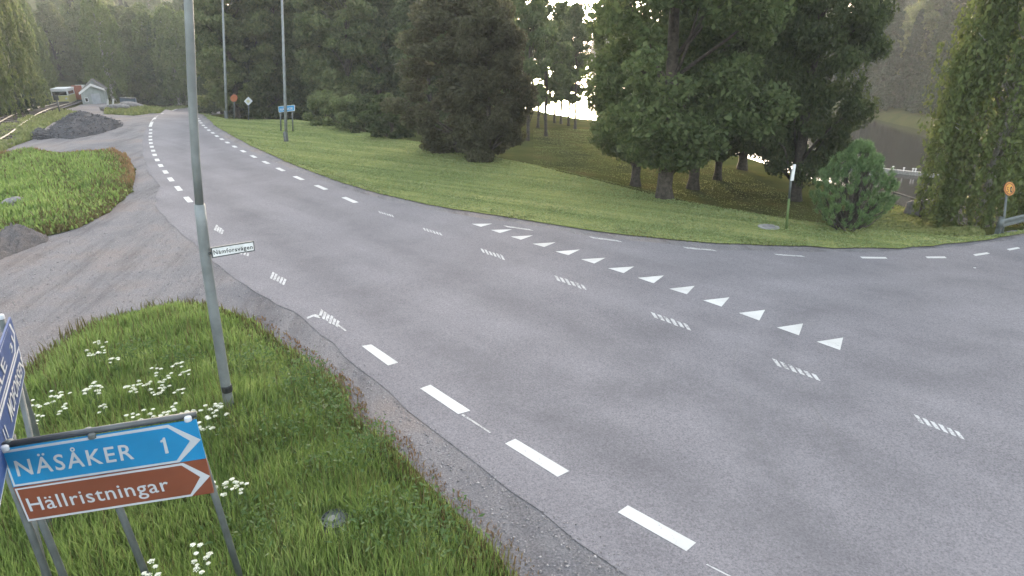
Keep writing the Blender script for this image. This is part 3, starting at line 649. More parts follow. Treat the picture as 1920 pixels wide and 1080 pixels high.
# thin post with a plate seen edge-on, and the concrete manhole beside it
b0 = hit(1474.5, 431); root = empty('marker_post', b0, 'thin green and grey post on the lawn with a narrow sign seen edge-on', 'post')
t0 = atY(1485, 318, b0[1]); m0 = atY(1479.5, 372, b0[1])
mb = MB(); mb.tube([b0 - np.array([0, 0, .1]), m0], .035, 10); part('lower_post', mb, 'stem', root, True, 'green lower half')
mb = MB(); mb.tube([m0, t0], .034, 10); part('upper_post', mb, 'galv', root, True)
a = atY(1484, 333, b0[1]); mb = MB(); mb.box(((a + t0) / 2 + np.array([.01, -.06, .04])), (.085, .035, .45), .35); part('edge_on_plate', mb, 'whitewood', root)
c = hit(1441, 427.5); root = empty('manhole_ring', c, 'round pale concrete manhole cover set in the lawn beside the thin post', 'manhole')
mb = MB(); mb.lathe((c[0], c[1], c[2] + .0), [(.31, -.05), (.31, .035), (.30, .045), (.20, .047)], 28); part('concrete_ring', mb, 'concrete', root)
mb = MB(); mb.lathe((c[0], c[1], c[2] + .01), [(.192, 0), (.192, .04), (.18, .045)], 24); part('lid', mb, 'rock', root)
# drain cover with slots in the near verge
c = flat(629, 974, .14); root = empty('drain_cover', c, 'round grey slotted drain cover half hidden in the near tall grass', 'drain cover')
R = .155
mb = MB(); n = 36
for i in range(n):
    a0, a1 = 2 * math.pi * i / n, 2 * math.pi * (i + 1) / n
    for r0, r1 in ((R * .92, R),) + (((R * .80, R * .92),) if i % 3 == 0 else ()):
        q_ = [(c[0] + r * math.cos(a), c[1] + r * math.sin(a)) for r, a in ((r0, a0), (r1, a0), (r1, a1), (r0, a1))]
        mb.prism([(x, y, c[2] + .02) for x, y in q_], [(x, y, c[2] - .02) for x, y in q_])
part('slotted_ring', mb, 'galv', root)
mb = MB(); mb.lathe((c[0], c[1], c[2] - .02), [(R * .80, 0), (R * .80, .04), (R * .45, .045), (R * .40, .055)], 28); part('lid', mb, 'galv', root)
mb = MB(); mb.lathe((c[0] - .02, c[1] - .03, c[2] + .03), [(R * .34, 0), (R * .34, .012), (R * .28, .016)], 20); part('pale_centre', mb, 'concrete', root)
mb = MB(); mb.lathe((c[0], c[1], c[2] - .2), [(R * .98, 0), (R * .98, .175)], 24); part('shaft', mb, 'concrete', root)

# ------------------------------------------------------------------ heaps, boulders
def heap(name, pts, hgt, mat, label, cat, ridge=1.3, n=46):
    """a heap over a ground outline: height rises with the distance from its edge"""
    P = np.array([hit(*p)[:2] for p in pts]); ring = np.concatenate([P, P[:1]])
    x0, y0 = P.min(0); x1, y1 = P.max(0)
    gx, gy = np.meshgrid(np.linspace(x0 - .2, x1 + .2, n), np.linspace(y0 - .2, y1 + .2, n))
    ins = inpoly(P, gx, gy); d = np.abs(sdist(ring, gx, gy)) * np.where(ins, 1, -1)
    z = hgt * (1 - np.exp(-np.clip(d, 0, 99) / ridge)) * (1 + .22 * wob(gx, gy, .8, 2)) + np.where(ins, .07 * wob(gx, gy, 3) + rng.normal(0, .035, gx.shape), -.15)
    zz_ = H(gx, gy) + np.where(d > 0, z, -.12 + d * .2)
    c = np.array([P[:, 0].mean(), P[:, 1].mean(), float(H(P[:, 0].mean(), P[:, 1].mean()))])
    idx_ = np.arange(n * n).reshape(n, n); q_ = np.stack([idx_[:-1, :-1], idx_[:-1, 1:], idx_[1:, 1:], idx_[1:, :-1]], -1).reshape(-1, 4)
    me = npmesh(name, np.stack([gx, gy, zz_], -1).reshape(-1, 3) - c, q_.ravel(), np.full(len(q_), 4), M[mat]); me.shade_smooth()
    return link(name, me, None, label, cat, loc=tuple(c))
heap('gravel_heap', [(84, 252), (100, 259), (134, 261), (186, 252), (222, 240), (232, 235), (205, 229), (175, 229), (130, 232), (98, 238)], 1.25, 'gravel_heap', 'long dark grey gravel heap in the yard below the shed', 'gravel heap', 1.5)
heap('gravel_heap', [(57, 258), (75, 262), (93, 260), (92, 252), (76, 249), (62, 251)], .6, 'gravel_heap', 'low small dark heap at the left foot of the long gravel heap', 'gravel heap', .6, 26)
heap('earth_heap', [(-80, 500), (0, 488), (50, 468), (92, 452), (88, 444), (50, 443), (0, 452), (-80, 478)], .75, 'sand_heap', 'pale brown earth heap at the near edge of the rough field', 'earth heap', .7)
def boulder(name, c, r, label, mat='rock', group=None, sq=(1, 1, .7)):
    bm = bmesh.new(); bmesh.ops.create_icosphere(bm, subdivisions=3, radius=1)
    s = random.uniform(0, 9)
    for v in bm.verts:
        k_ = 1 + .16 * math.sin(v.co.x * 3 + s) * math.cos(v.co.y * 2.5 + s) + .10 * math.sin(v.co.z * 5 + v.co.x * 4 + s)
        v.co = Vector((v.co.x * r * sq[0] * k_, v.co.y * r * sq[1] * k_, v.co.z * r * sq[2] * k_))
    me = bpy.data.meshes.new(name); bm.to_mesh(me); bm.free(); me.materials.append(M[mat]); me.shade_smooth()
    return link(name, me, None, label, 'boulder', group, loc=(c[0], c[1], c[2] + r * sq[2] * .35))
boulder('boulder', hit(31, 392), .42, 'grey boulder lying in the grass of the rough field')
boulder('boulder', hit(214, 207), .9, 'low pale grey boulder on the green strip beside the yard', sq=(1.5, 1, .5))
boulder('boulder', hit(238, 203), 1.0, 'long flat grey boulder below the blue containers', sq=(1.7, 1, .5))
boulder('boulder', hit(1735, 402), .62, 'dark rounded boulder on the river bank behind the small stake', sq=(1.25, .8, .75))

# ------------------------------------------------------------------ shed, rail vehicle, railway, yard things
L0 = hit(155.6, 196); R0 = hit(199, 193.5); fx = (R0 - L0)[:2]; W = np.linalg.norm(fx); fx /= W; fy = L0[:2] / np.linalg.norm(L0[:2]) * .8 + np.array([-fx[1], fx[0]]) * .2 + fx * .35; fy /= np.linalg.norm(fy)
zb = min(L0[2], R0[2])
def sp(a, b_, z): q_ = L0[:2] + fx * a * W + fy * b_; return (q_[0], q_[1], zb + z)
root = empty('shed', sp(.5, 0, 0), 'small pale grey-green shed with white-edged gabled roofs beside the gravel yard', 'shed')
hw = W * .40; hp = W * .62; D = W * .7
def shed_block(y0, y1, a0, a1, eave0, eave1, apexa, apexz):
    mb = MB(); f = [sp(a0, y0, -.3), sp(a1, y0, -.3), sp(a1, y0, eave1), sp(apexa, y0, apexz), sp(a0, y0, eave0)]; g = [sp(a0, y1, -.3), sp(a1, y1, -.3), sp(a1, y1, eave1), sp(apexa, y1, apexz), sp(a0, y1, eave0)]
    mb.prism(f, g); part('wall', mb, 'palewall', root)
def roof_slab(p, q_, y0, y1, th, mat='roofing'):
    mb = MB(); f = [sp(p[0], y0, p[1]), sp(q_[0], y0, q_[1]), sp(q_[0], y0, q_[1] + th), sp(p[0], y0, p[1] + th)]; g = [sp(p[0], y1, p[1]), sp(q_[0], y1, q_[1]), sp(q_[0], y1, q_[1] + th), sp(p[0], y1, p[1] + th)]
    mb.prism(f, g); return mb
shed_block(0, D, 0, 1, hw, hw * 1.15, .5, hp)
shed_block(D + .02, D * 2.0, .02, 1.02, hw * 1.1, hw * 1.1, .52, hp * 1.22)
for (p, q_) in (((-.06, hw * .92), (.5, hp + .02)), ((.5, hp + .02), (1.07, hw * 1.08))):
    rf = part('roof', roof_slab(p, q_, -.25, D, .12), 'roofing', root)
    part('fascia', roof_slab((p[0], p[1] - .05), (q_[0], q_[1] - .05), -.33, -.26, .3, ), 'whitewood', rf)
for (p, q_) in (((-.05, hw * 1.02), (.52, hp * 1.22 + .03)), ((.52, hp * 1.22 + .03), (1.10, hw * 1.02))):
    rf = part('roof', roof_slab(p, q_, D - .15, D * 2.1, .14), 'roofing', root)
    part('fascia', roof_slab((p[0], p[1] - .03), (q_[0], q_[1] - .03), D - .24, D - .16, .26), 'concrete', rf)
mb = MB(); mb.prism([sp(.42, -.04, .05), sp(.80, -.04, .05), sp(.80, -.04, hw * .88), sp(.42, -.04, hw * .88)], [sp(.42, -.005, .05), sp(.80, -.005, .05), sp(.80, -.005, hw * .88), sp(.42, -.005, hw * .88)]); dr = part('door', mb, 'paledoor', root)
mb = MB(); mb.prism([sp(.12, -.05, hw * .25), sp(.27, -.05, hw * .25), sp(.27, -.05, hw * .62), sp(.12, -.05, hw * .62)], [sp(.12, -.005, hw * .25), sp(.27, -.005, hw * .25), sp(.27, -.005, hw * .62), sp(.12, -.005, hw * .62)]); wdw = part('window', mb, 'whitewood', root)
mb = MB(); mb.prism([sp(.14, -.06, hw * .3), sp(.25, -.06, hw * .3), sp(.25, -.06, hw * .57), sp(.14, -.06, hw * .57)], [sp(.14, -.052, hw * .3), sp(.25, -.052, hw * .3), sp(.25, -.052, hw * .57), sp(.14, -.052, hw * .57)]); part('pane', mb, 'glass', wdw)

def smooth_line(P, k=6):
    P = np.array(P); t = np.linspace(0, len(P) - 1, (len(P) - 1) * k + 1); i = np.clip(t.astype(int), 0, len(P) - 2); f = (t - i)[:, None]
    return P[i] * (1 - f) + P[i + 1] * f
root = empty('railway_track', (RA[2] + RB[2]) / 2, 'single railway track curving up the left edge towards the forest', 'railway track')
for Rl in (RA, RB):
    L = smooth_line(Rl, 5); L[:, 2] = H(L[:, 0], L[:, 1]) + .20; mb = MB()
    mb.tube(L, .05, 4, True); part('rail', mb, 'rust', root)
la, lb = smooth_line(RA, 12), smooth_line(RB[1:], 12)
bal = np.concatenate([expand(RA[:, :2], .7), expand(RB[:, :2], -.7)[::-1]])
link('ballast', drape('ballast', bal, 1.1, .10, M['sand_heap'], .05), kind='structure', label='brown stone ballast under the railway track', cat='ballast')
mb = MB(); ka = np.linspace(0, len(RA) - 1.001, 90)
for t in ka:
    i = int(t); f = t - i; a = RA[i] * (1 - f) + RA[i + 1] * f; j = np.argmin(np.linalg.norm(lb[:, :2] - a[:2], axis=1)); b_ = lb[j]
    c = (a + b_) / 2; Lh = np.linalg.norm((b_ - a)[:2]); mb.box((c[0], c[1], float(H(c[0], c[1])) + .12), (Lh + .8, .24, .14), math.atan2(b_[1] - a[1], b_[0] - a[0]))
o = part('sleepers', mb, 'bark', root); o['kind'] = 'stuff'

# the rail vehicle and the orange wagon behind it
c0 = (hit(117, 194) + hit(129, 193)) / 2; dv = (RA[-1] - RA[-3])[:2]; dv /= np.linalg.norm(dv); nv = np.array([dv[1], -dv[0]]); az = math.atan2(dv[1], dv[0])
sc = np.linalg.norm(c0) / 640 * 27 / 1.875 * .001 * 1000 / 1.0  # metres for 27 photo px at that distance
pxm = np.linalg.norm(c0 - np.array([0, 0, HC])) / F
Wd, Hh = 24 * pxm, 24 * pxm
def vb(name, a, b_, z, size, mat, root, bev=0): 
    mb = MB(); c = c0[:2] + dv * a + nv * b_; mb.box((c[0], c[1], c0[2] + z), size, az); return part(name, mb, mat, root)
root = empty('rail_vehicle', c0, 'small yellow-green and white rail vehicle with a dark windscreen on the track', 'rail vehicle')
Ln = Wd * 1.9
vb('body', 0, 0, Hh * .30, (Ln, Wd * .86, Hh * .42), 'railyellow', root)
vb('cab', -.0, 0, Hh * .66, (Ln * .97, Wd * .84, Hh * .30), 'whitewood', root)
vb('windscreen', -Ln * .487, 0, Hh * .64, (.04, Wd * .74, Hh * .22), 'glass', root)
vb('side_window', -.1, Wd * .425, Hh * .66, (Ln * .7, .03, Hh * .18), 'glass', root)
vb('roof', 0, 0, Hh * .87, (Ln * .99, Wd * .88, Hh * .10), 'whitewood', root)
vb('bumper', -Ln * .52, 0, Hh * .12, (.2, Wd * .8, Hh * .10), 'steel', root)
for a in (-.3, .3):
    for s in (-1, 1):
        mb = MB(); c = c0[:2] + dv * Ln * a + nv * s * Wd * .38; mb.tube([np.array([*(c - nv * .06), c0[2] + Hh * .10]), np.array([*(c + nv * .06), c0[2] + Hh * .10])], Hh * .10, 12); part('wheel', mb, 'steel', root)
for s in (-.3, .3):
    mb = MB(); c = c0[:2] - dv * Ln * .51 + nv * s * Wd; mb.tube([np.array([*(c + dv * .05), c0[2] + Hh * .34]), np.array([*(c - dv * .05), c0[2] + Hh * .34])], .11, 10); part('headlight', mb, 'white', root)
root = empty('rail_wagon', (*(c0[:2] + dv * Ln * 1.0), c0[2]), 'orange and rust-red rail wagon coupled behind the yellow-green vehicle', 'rail wagon')
ofs = Ln * 1.02; sd_ = Wd * .55
vb('wagon_body', ofs, sd_, Hh * .42, (Ln * .85, Wd * .8, Hh * .62), 'orange', root)
vb('end_panel', ofs - Ln * .43, sd_, Hh * .62, (.1, Wd * .55, Hh * .75), 'red', root)
vb('white_hood', ofs - Ln * .1, sd_ + .1, Hh * .86, (Ln * .4, Wd * .5, Hh * .22), 'whitewood', root)
vb('underframe', ofs, sd_, Hh * .07, (Ln * .9, Wd * .7, Hh * .1), 'steel', root)
# a dark post by the track, blue containers, pale stakes
b0 = hit(113.5, 215); root = empty('track_marker', b0, 'dark thin marker post between the track and the gravel heap', 'post')
mb = MB(); mb.tube([b0 - np.array([0, 0, .1]), b0 + np.array([0, 0, 1.25])], .07, 8); part('post', mb, 'steel', root, True)
mb = MB(); mb.box(b0 + np.array([0, -.06, 1.35]), (.42, .06, .42)); part('plate', mb, 'steel', root)
for i, (px, py) in enumerate(((234, 198), (243, 198.5), (252, 199))):
    b0 = hit(px, py + 2); r = empty('water_container', b0, ['blue-grey tank nearest the shed in the row of three', 'blue-grey tank in the middle of the row of three', 'blue-green tank at the road end of the row of three'][i], 'tank', 'blue-grey tanks on the green strip')
    w = 8 * np.linalg.norm(b0) / F; mb = MB(); mb.box(b0 + np.array([0, 0, w * .8]), (w, w, w * 1.6), .3); part('body', mb, 'tank', r)
    mb = MB(); mb.box(b0 + np.array([0, 0, w * 1.68]), (w * 1.04, w * 1.04, w * .14), .3); part('lid', mb, 'steel', r)
for i, (px, py, z) in enumerate(((201, 200, .8), (211, 196, .7))):
    b0 = hit(px, py); mb = MB(); mb.tube([(0, 0, -.2), (.25, 0, z)], [.13, .10], 7); link('white_stake', mb.mesh('white_stake', M['whitewood']), None, ['white leaning stake at the yard corner', 'white leaning stake nearer the blue tanks'][i], 'stake', 'white stakes at the yard corner', loc=tuple(b0))

# hand rail on the bank and the floating boom
root = empty('handrail', hit(1674, 391), 'rusty handrail with two stakes on the river bank', 'handrail')
tops = []
for px, py, tp in ((1674, 391, 361), (1726, 407, 377)):
    b0 = hit(px, py); t = atY(px + 3, tp, b0[1]); tops.append(t); mb = MB(); mb.tube([b0 - np.array([0, 0, .1]), t], .045, 8); part('stake', mb, 'bark', root, True)
d = tops[1] - tops[0]; mb = MB(); mb.tube([tops[0] - d * .55, tops[0], tops[1], tops[1] + d * .08], .035, 8); part('rail', mb, 'rock', root, True)
boom = [flat(a, b_, WATER_Z + .25) for a, b_ in ((1505, 305), (1540, 307.5), (1580, 310.5), (1622, 314), (1680, 319.5), (1742, 326), (1800, 333))]
root = empty('floating_boom', boom[3], 'pale floating boom with short bollards lying across the dark river', 'floating boom')
for a, b_ in zip(boom[:-1], boom[1:]):
    c = (a + b_) / 2; d = b_ - a; mb = MB(); mb.box((c[0], c[1], WATER_Z + .15), (np.linalg.norm(d) - .06, .42, .34), math.atan2(d[1], d[0])); part('pontoon', mb, 'concrete', root)
for px, py in ((1630, 313.5), (1649, 315.5), (1656, 316), (1674, 318), (1694, 320.5), (1711, 322), (1716, 322.6), (1530, 306)):
    b0 = flat(px, py, WATER_Z + .34); mb = MB(); mb.lathe((b0[0], b0[1], b0[2] - .02), [(.05, 0), (.05, .24), (.08, .25), (.08, .32)], 8); part('bollard', mb, 'whitewood', root)
c = flat(1630, 320, WATER_Z); root = empty('mooring_float', c, 'low white float moored against the pale boom beside the pine bush', 'float')
mb = MB(); L = 1.9
for i in range(9):
    t = i / 8 * 2 - 1
hull = [(c[0] + L / 2 * math.cos(a), c[1] + .42 * math.sin(a)) for a in np.linspace(0, 2 * math.pi, 20, endpoint=False)]
mb.prism([(x, y, WATER_Z + .32) for x, y in hull], [(c[0] + (x - c[0]) * .8, c[1] + (y - c[1]) * .7, WATER_Z - .1) for x, y in hull]); part('hull', mb, 'whitewood', root)

# ------------------------------------------------------------------ trees
def quads(C, U, Vv):
    """a rhombic leaf at each centre"""
    n = len(C); V = np.empty((n, 4, 3)); V[:, 0] = C - U; V[:, 1] = C + Vv * .55 - U * .1; V[:, 2] = C + U; V[:, 3] = C - Vv * .55 - U * .1
    return V.reshape(-1, 3), np.arange(4 * n), np.full(n, 4)
def rand_dirs(n, bias=(0, 0, 0)):
    d = rng.normal(0, 1, (n, 3)) + np.array(bias); return d / np.linalg.norm(d, axis=1)[:, None]
def leaf_mesh(name, C, size, mat, droop=0.0):
    n = len(C); u = rand_dirs(n, (0, 0, -droop)); w = np.cross(u, rand_dirs(n)); w /= np.linalg.norm(w, axis=1)[:, None] + 1e-9
    s = size * np.clip(rng.lognormal(0, .38, n), .45, 2.0)[:, None]
    return npmesh(name, *quads(C, u * s, w * s), M[mat])
def limb_pts(a, b_, sag=.0, k=4, jit=.06):
    a, b_ = np.array(a, float), np.array(b_, float); t = np.linspace(0, 1, k); L = np.linalg.norm(b_ - a)
    P = a + (b_ - a) * t[:, None]; P[:, 2] += np.sin(t * math.pi) * sag * L; P[1:-1] += rng.normal(0, jit * L, (k - 2, 3)) * .6; return P
def broad(name, hgt, rad, z0, nleaf, nclump, size, mat, bark='bark', stems=1, dens=.55, power=.5, trunk_r=.2):
    """a leafy crown of clumps over a branching trunk"""
    ct = []; 
    while len(ct) < nclump:
        a = rng.uniform(0, 2 * math.pi); h = rng.uniform(0, 1)
        prof = (math.sin(math.pi * min(1, (h * .92 + .08))) ** power) * (1 - .25 * h)
        r = rad * prof * rng.uniform(.25, 1) ** dens * (1 + .22 * math.sin(3 * a + 5 * h + nclump))
        ct.append((r * math.cos(a), r * math.sin(a), z0 + (hgt - z0) * h))
    ct = np.array(ct); cs = rng.uniform(.09, .21, nclump) * rad
    k = rng.choice(nclump, nleaf, p=cs ** 1.6 / (cs ** 1.6).sum())
    g = rng.normal(0, 1, (nleaf, 3)); g /= np.linalg.norm(g, axis=1)[:, None]; g *= rng.uniform(0, 1, (nleaf, 1)) ** .45
    C = ct[k] + g * cs[k][:, None] * np.array([1.25, 1.25, .85]); C[:, 2] = np.maximum(C[:, 2], .12)
    crown = leaf_mesh(name + '_crown', C, size, mat, .2)
    mb = MB()
    for s in range(stems):
        o = np.array([0, 0, 0.]) if stems == 1 else np.array([*(rng.normal(0, .22, 2)), 0])
        lean = rng.normal(0, .05 if stems == 1 else .16, 2) * hgt
        tp = [o + np.array([lean[0] * t ** 1.3, lean[1] * t ** 1.3, hgt * .92 * t - .25]) + np.array([*(rng.normal(0, .05, 2) * (t > 0)), 0]) for t in (0, .06, .2, .4, .6, .8, 1)]
        tr = trunk_r / math.sqrt(stems) ; mb.tube(tp, [tr * 1.7, tr * 1.1, tr, tr * .8, tr * .58, tr * .34, tr * .1], 8)
        for j in rng.choice(nclump, min(nclump, 26 // stems + 4), replace=False):
            t = np.clip((ct[j][2] - .18 * hgt) / (hgt * .92), .08, .9); i = t * (len(tp) - 1)
            i0 = np.interp(t, (0, .06, .2, .4, .6, .8, 1), range(7)); a = tp[int(i0)] + (tp[min(6, int(i0) + 1)] - tp[int(i0)]) * (i0 % 1)
            P = limb_pts(a, ct[j], .08); mb.tube(P, [tr * .38 * (1 - t * .6), tr * .26 * (1 - t * .6), tr * .16, .012], 5)
    return crown, mb.mesh(name + '_trunk', M[bark], smooth=True)
def weeping(name, hgt, rad, z0, nstrand, per, size, mat='leaf_birch', bark='birchbark', lo=.9, hi=3.6):
    mb = MB(); tp = [np.array([.12 * math.sin(4 * t), .1 * math.cos(3 * t), hgt * t - .25]) for t in (0, .05, .2, .4, .6, .8, 1)]
    tr = hgt * .017; mb.tube(tp, [tr * 1.9, tr * 1.15, tr, tr * .8, tr * .55, tr * .3, tr * .08], 9)
    C = []
    for s in range(nstrand):
        h = rng.uniform(.0, 1) ** .9; a = rng.uniform(0, 2 * math.pi)
        prof = math.sin(math.pi * (h * .80 + .20)) ** .45
        r = rad * prof * rng.uniform(.2, 1) ** .4 * (1 + .26 * math.sin(4 * a + 9 * h) * math.cos(3 * a - 5 * h))
        z = z0 + (hgt - z0) * h; L = rng.uniform(lo, hi) * (.5 + .5 * prof)
        p0 = np.array([r * math.cos(a), r * math.sin(a), z])
        if s % 14 == 0:
            a_ = np.array([0, 0, max(.8, z - r * .7)]); P = limb_pts(a_, p0, .10); mb.tube(P, [tr * .3, tr * .2, tr * .12, .012], 5)
        n = int(per * L); t = rng.uniform(0, 1, n); out = rng.uniform(.02, .16)
        q_ = np.stack([p0[0] * (1 + out * np.sin(t * 1.5)), p0[1] * (1 + out * np.sin(t * 1.5)), z - L * t], 1) + rng.normal(0, .085, (n, 3)) * np.array([1, 1, .6])
        C.append(q_[q_[:, 2] > .15])
    C = np.concatenate(C); return leaf_mesh(name + '_crown', C, size, mat, 1.5), mb.mesh(name + '_trunk', M[bark], smooth=True)
def spruce(name, hgt, rad, nleaf, size, mat='leaf_spruce'):
    mb = MB(); mb.tube([(0, 0, -.3), (0, 0, hgt * .5), (0, 0, hgt)], [hgt * .016, hgt * .009, .01], 7)
    nb = int(hgt * 9); C = []; per = nleaf // nb
    for i in range(nb):
        h = (i + rng.uniform(0, 1)) / nb; z = hgt * (.04 + .95 * h); L = rad * (1 - h) ** .85 * rng.uniform(.65, 1.1) + .12; a = i * 2.399 + rng.normal(0, .3)
        n = max(6, int(per * (1.5 - h))); t = rng.uniform(.08, 1, n) ** .8; sp_ = rng.normal(0, .16, n) * L * (1.1 - t)
        x = L * t; zz_ = z - .34 * L * t ** 1.3 + .10 * L * t ** 4 + rng.normal(0, .06, n) - np.abs(rng.normal(0, .10, n))
        C.append(np.stack([x * math.cos(a) - sp_ * math.sin(a), x * math.sin(a) + sp_ * math.cos(a), zz_], 1))
        if i % 3 == 0: mb.tube([(0, 0, z), (L * .9 * math.cos(a), L * .9 * math.sin(a), z - .28 * L)], [.035, .01], 4)
    C = np.concatenate(C); return leaf_mesh(name + '_crown', C, size, mat, .6), mb.mesh(name + '_trunk', M['bark'], smooth=True)
def pine_bush(name, hgt, rad, ntuft, per):
    mb = MB(); C = []; U = []
    tips = []
    for i in range(ntuft):
        a = rng.uniform(0, 2 * math.pi); h = rng.uniform(.04, 1) ** .85; r = rad * math.sin(math.pi * (h * .72 + .24)) ** .8 * rng.uniform(.35, 1) ** .45 * (1 + .2 * math.sin(2 * a + 6 * h))
        tips.append((r * math.cos(a), r * math.sin(a), hgt * h))
    tips = np.array(tips)
    for k_, t in enumerate(tips):
        if k_ % 5 == 0:
            P = limb_pts((rng.normal(0, .08), rng.normal(0, .08), -.1), t, -.10); mb.tube(P, [.045, .03, .02, .008], 5)
        d = np.array([t[0] * .35, t[1] * .35, rad * .9]); d /= np.linalg.norm(d); L = rng.uniform(.10, .20)
        s = rng.uniform(0, 1, per); base = t + np.outer(s, d * L)
        u = rand_dirs(per) * .8 + d * 1.0; u /= np.linalg.norm(u, axis=1)[:, None]
        C.append(base); U.append(u)
    C = np.concatenate(C); U = np.concatenate(U); w = np.cross(U, rand_dirs(len(U))); w /= np.linalg.norm(w, axis=1)[:, None]
    Ls = rng.uniform(.05, .085, len(C))[:, None]
    return npmesh(name + '_crown', *quads(C + U * Ls, U * Ls, w * .016), M['leaf_pine']), mb.mesh(name + '_trunk', M['bark'], smooth=True)

T = {}
T['oak'] = broad('broad_a', 13, 3.6, 1.5, 80000, 260, .078, 'leaf_broad', power=.55, trunk_r=.24)
T['alder'] = broad('broad_b', 13, 3.2, 1.4, 72000, 220, .08, 'leaf_broad', power=.5, trunk_r=.22)
T['open'] = broad('broad_c', 12, 3.2, 2.9, 13500, 80, .13, 'leaf_broad', power=.45, trunk_r=.17, dens=.8)
T['limbed'] = broad('broad_d', 12, 4.0, 1.25, 80000, 210, .08, 'leaf_broad', power=.45, trunk_r=.30)
T['hedge'] = broad('broad_e', 9.5, 3.7, .15, 80000, 130, .080, 'leaf_dark', power=.55, trunk_r=.22)
T['back_a'] = broad('back_a', 14, 4.0, .9, 42000, 170, .135, 'leaf_back', power=.5, trunk_r=.22)
T['back_b'] = broad('back_b', 12, 3.6, .5, 36000, 140, .14, 'leaf_broad', power=.45, trunk_r=.2)
T['back_birch'] = weeping('back_birch', 15, 2.7, 2.0, 620, 22, .15, lo=.8, hi=2.6)
T['birch'] = weeping('birch', 12, 2.6, 1.3, 950, 34, .075, lo=.7, hi=3.8)
T['spruce'] = spruce('spruce', 15, 2.6, 17000, .17)
T['spruce_b'] = spruce('spruce_b', 12, 2.2, 14000, .16)
T['pine_bush'] = pine_bush('pine_bush', 2.6, 1.05, 560, 60)
T['bush'] = broad('bush', 2.4, 1.6, .1, 9000, 50, .09, 'leaf_broad', stems=4, power=.4, trunk_r=.08)
T['bush_b'] = broad('bush_b', 2.2, 1.7, .1, 7000, 40, .10, 'leaf_back', stems=4, power=.4, trunk_r=.08)
def tree(kind, loc, s, name, label, cat='tree', group=None, sxy=None, rz=None):
    o = empty(name, loc, label, cat, group); sxy = sxy or s
    o.scale = (sxy, sxy, s); o.rotation_euler = (0, 0, random.uniform(0, 6.28) if rz is None else rz)
    cr, tk = T[kind]
    link('trunk', tk, o); link('crown', cr, o); return o
ORD = ['first', 'second', 'third', 'fourth', 'fifth', 'sixth', 'seventh', 'eighth', 'ninth', 'tenth']
def numbered(items, text, key=lambda t: t[0]):
    """labels that count a row of things from the left"""
    order = sorted(range(len(items)), key=lambda i: key(items[i])); return {i: text % ORD[k] for k, i in enumerate(order)}
def tpx(kind, px, py, s, name, label, cat='tree', group=None, sxy=None, rz=None, sink=.05):
    p = hit(px, py); p[2] -= sink; return tree(kind, p, s, name, label, cat, group, sxy, rz)
# the trees in front of the river, right half of the view
tpx('oak', 1247, 372, 1.0, 'broadleaf_tree', 'dense dark leafy tree whose trunk base stands just behind the lawn edge', rz=.4)
tpx('alder', 1299, 352, 1.0, 'broadleaf_tree', 'leafy tree with a bare dark trunk second from the left among the park trunks', rz=2)
tpx('oak', 1192, 346, .95, 'broadleaf_tree', 'leafy tree with low branches right of the bright gap', sxy=.8, rz=1.1)
tpx('alder', 1345, 335, 1.0, 'broadleaf_tree', 'slimmer leafy tree with a short trunk in the middle of the park trunks', sxy=.8, rz=3.3)
tpx('limbed', 1391, 316, 1.05, 'broadleaf_tree', 'leafy tree with a tall straight trunk against the sunlit bank', sxy=.8, rz=.2)
tpx('limbed', 1491, 374, 1.0, 'broadleaf_tree', 'large spreading tree with a flared dark trunk behind the thin post', sxy=.70, rz=1.9)
tpx('pine_bush', 1588, 428, .92, 'pine_bush', 'blue-green bushy young pine at the edge of the lawn', 'pine bush', rz=.3, sxy=.88)
def at_depth(px, py, Y): p = atY(px, py, Y); p[2] = max(float(H(p[0], p[1])), -1.6) - .05; return p
tree('birch', at_depth(1836, 428, 21.9), 1.0, 'birch_tree', 'weeping birch with hanging yellow-green branches left of the speed sign', sxy=.80, rz=.5)
tree('birch', at_depth(1962, 424, 22.3), 1.0, 'birch_tree', 'weeping birch with hanging branches behind the speed sign at the frame edge', sxy=.74, rz=2.5)
tpx('hedge', 866, 287, .80, 'dark_shrub_tree', 'broad dark brown-green shrubby tree reaching the ground, left one of its pair', sxy=.98, rz=.8)
tpx('hedge', 918, 300, .74, 'dark_shrub_tree', 'broad dark brown-green shrubby tree beside the bright gap, right one of its pair', sxy=.58, rz=2.2)
for px, py, s, lb in ((1024, 254, .95, 'slender tree standing alone on the lit grass in the middle of the bright gap'), (989, 262, .95, 'slender tree with a dark trunk at the left side of the bright gap'),
                      (1008, 238, .8, 'thin trunked tree between the two left trunks of the bright gap'), (1040, 229, .85, 'thin trunked tree near the water right of the lone slender tree'), (1066, 235, .9, 'thin trunked tree between the two right trunks of the bright gap'), (1052, 231, .95, 'slender tree at the water edge in the right half of the bright gap'), (1078, 240, .9, 'thin leafy tree at the right side of the bright gap')):
    tpx('open', px, py, s, 'slender_tree', lb, sxy=.72)
row = ((612, 228, 'back_b', 1), (655, 236, 'back_a', .9), (716, 236, 'back_b', .95), (768, 232, 'back_a', .9), (806, 240, 'back_b', .9), (590, 222, 'back_a', 1.0))
labs = numbered(row, '%s from the left of the leafy trees behind the far lawn')
for i, (px, py, k_, s) in enumerate(row):
    tpx(k_, px, py, s, 'park_tree', labs[i], 'tree', 'leafy trees behind the far lawn')
row = ((690, 247, 'bush'), (728, 258, 'bush'), (655, 243, 'bush_b'), (620, 234, 'bush_b'), (585, 226, 'bush'), (400, 208, 'bush'), (388, 203, 'bush_b'))
labs = numbered(row, '%s from the left of the low bushes along the far lawn')
for i, (px, py, k_) in enumerate(row):
    tpx(k_, px, py, random.uniform(.8, 1.15), 'bush', labs[i], 'bush', 'low bushes along the far lawn')
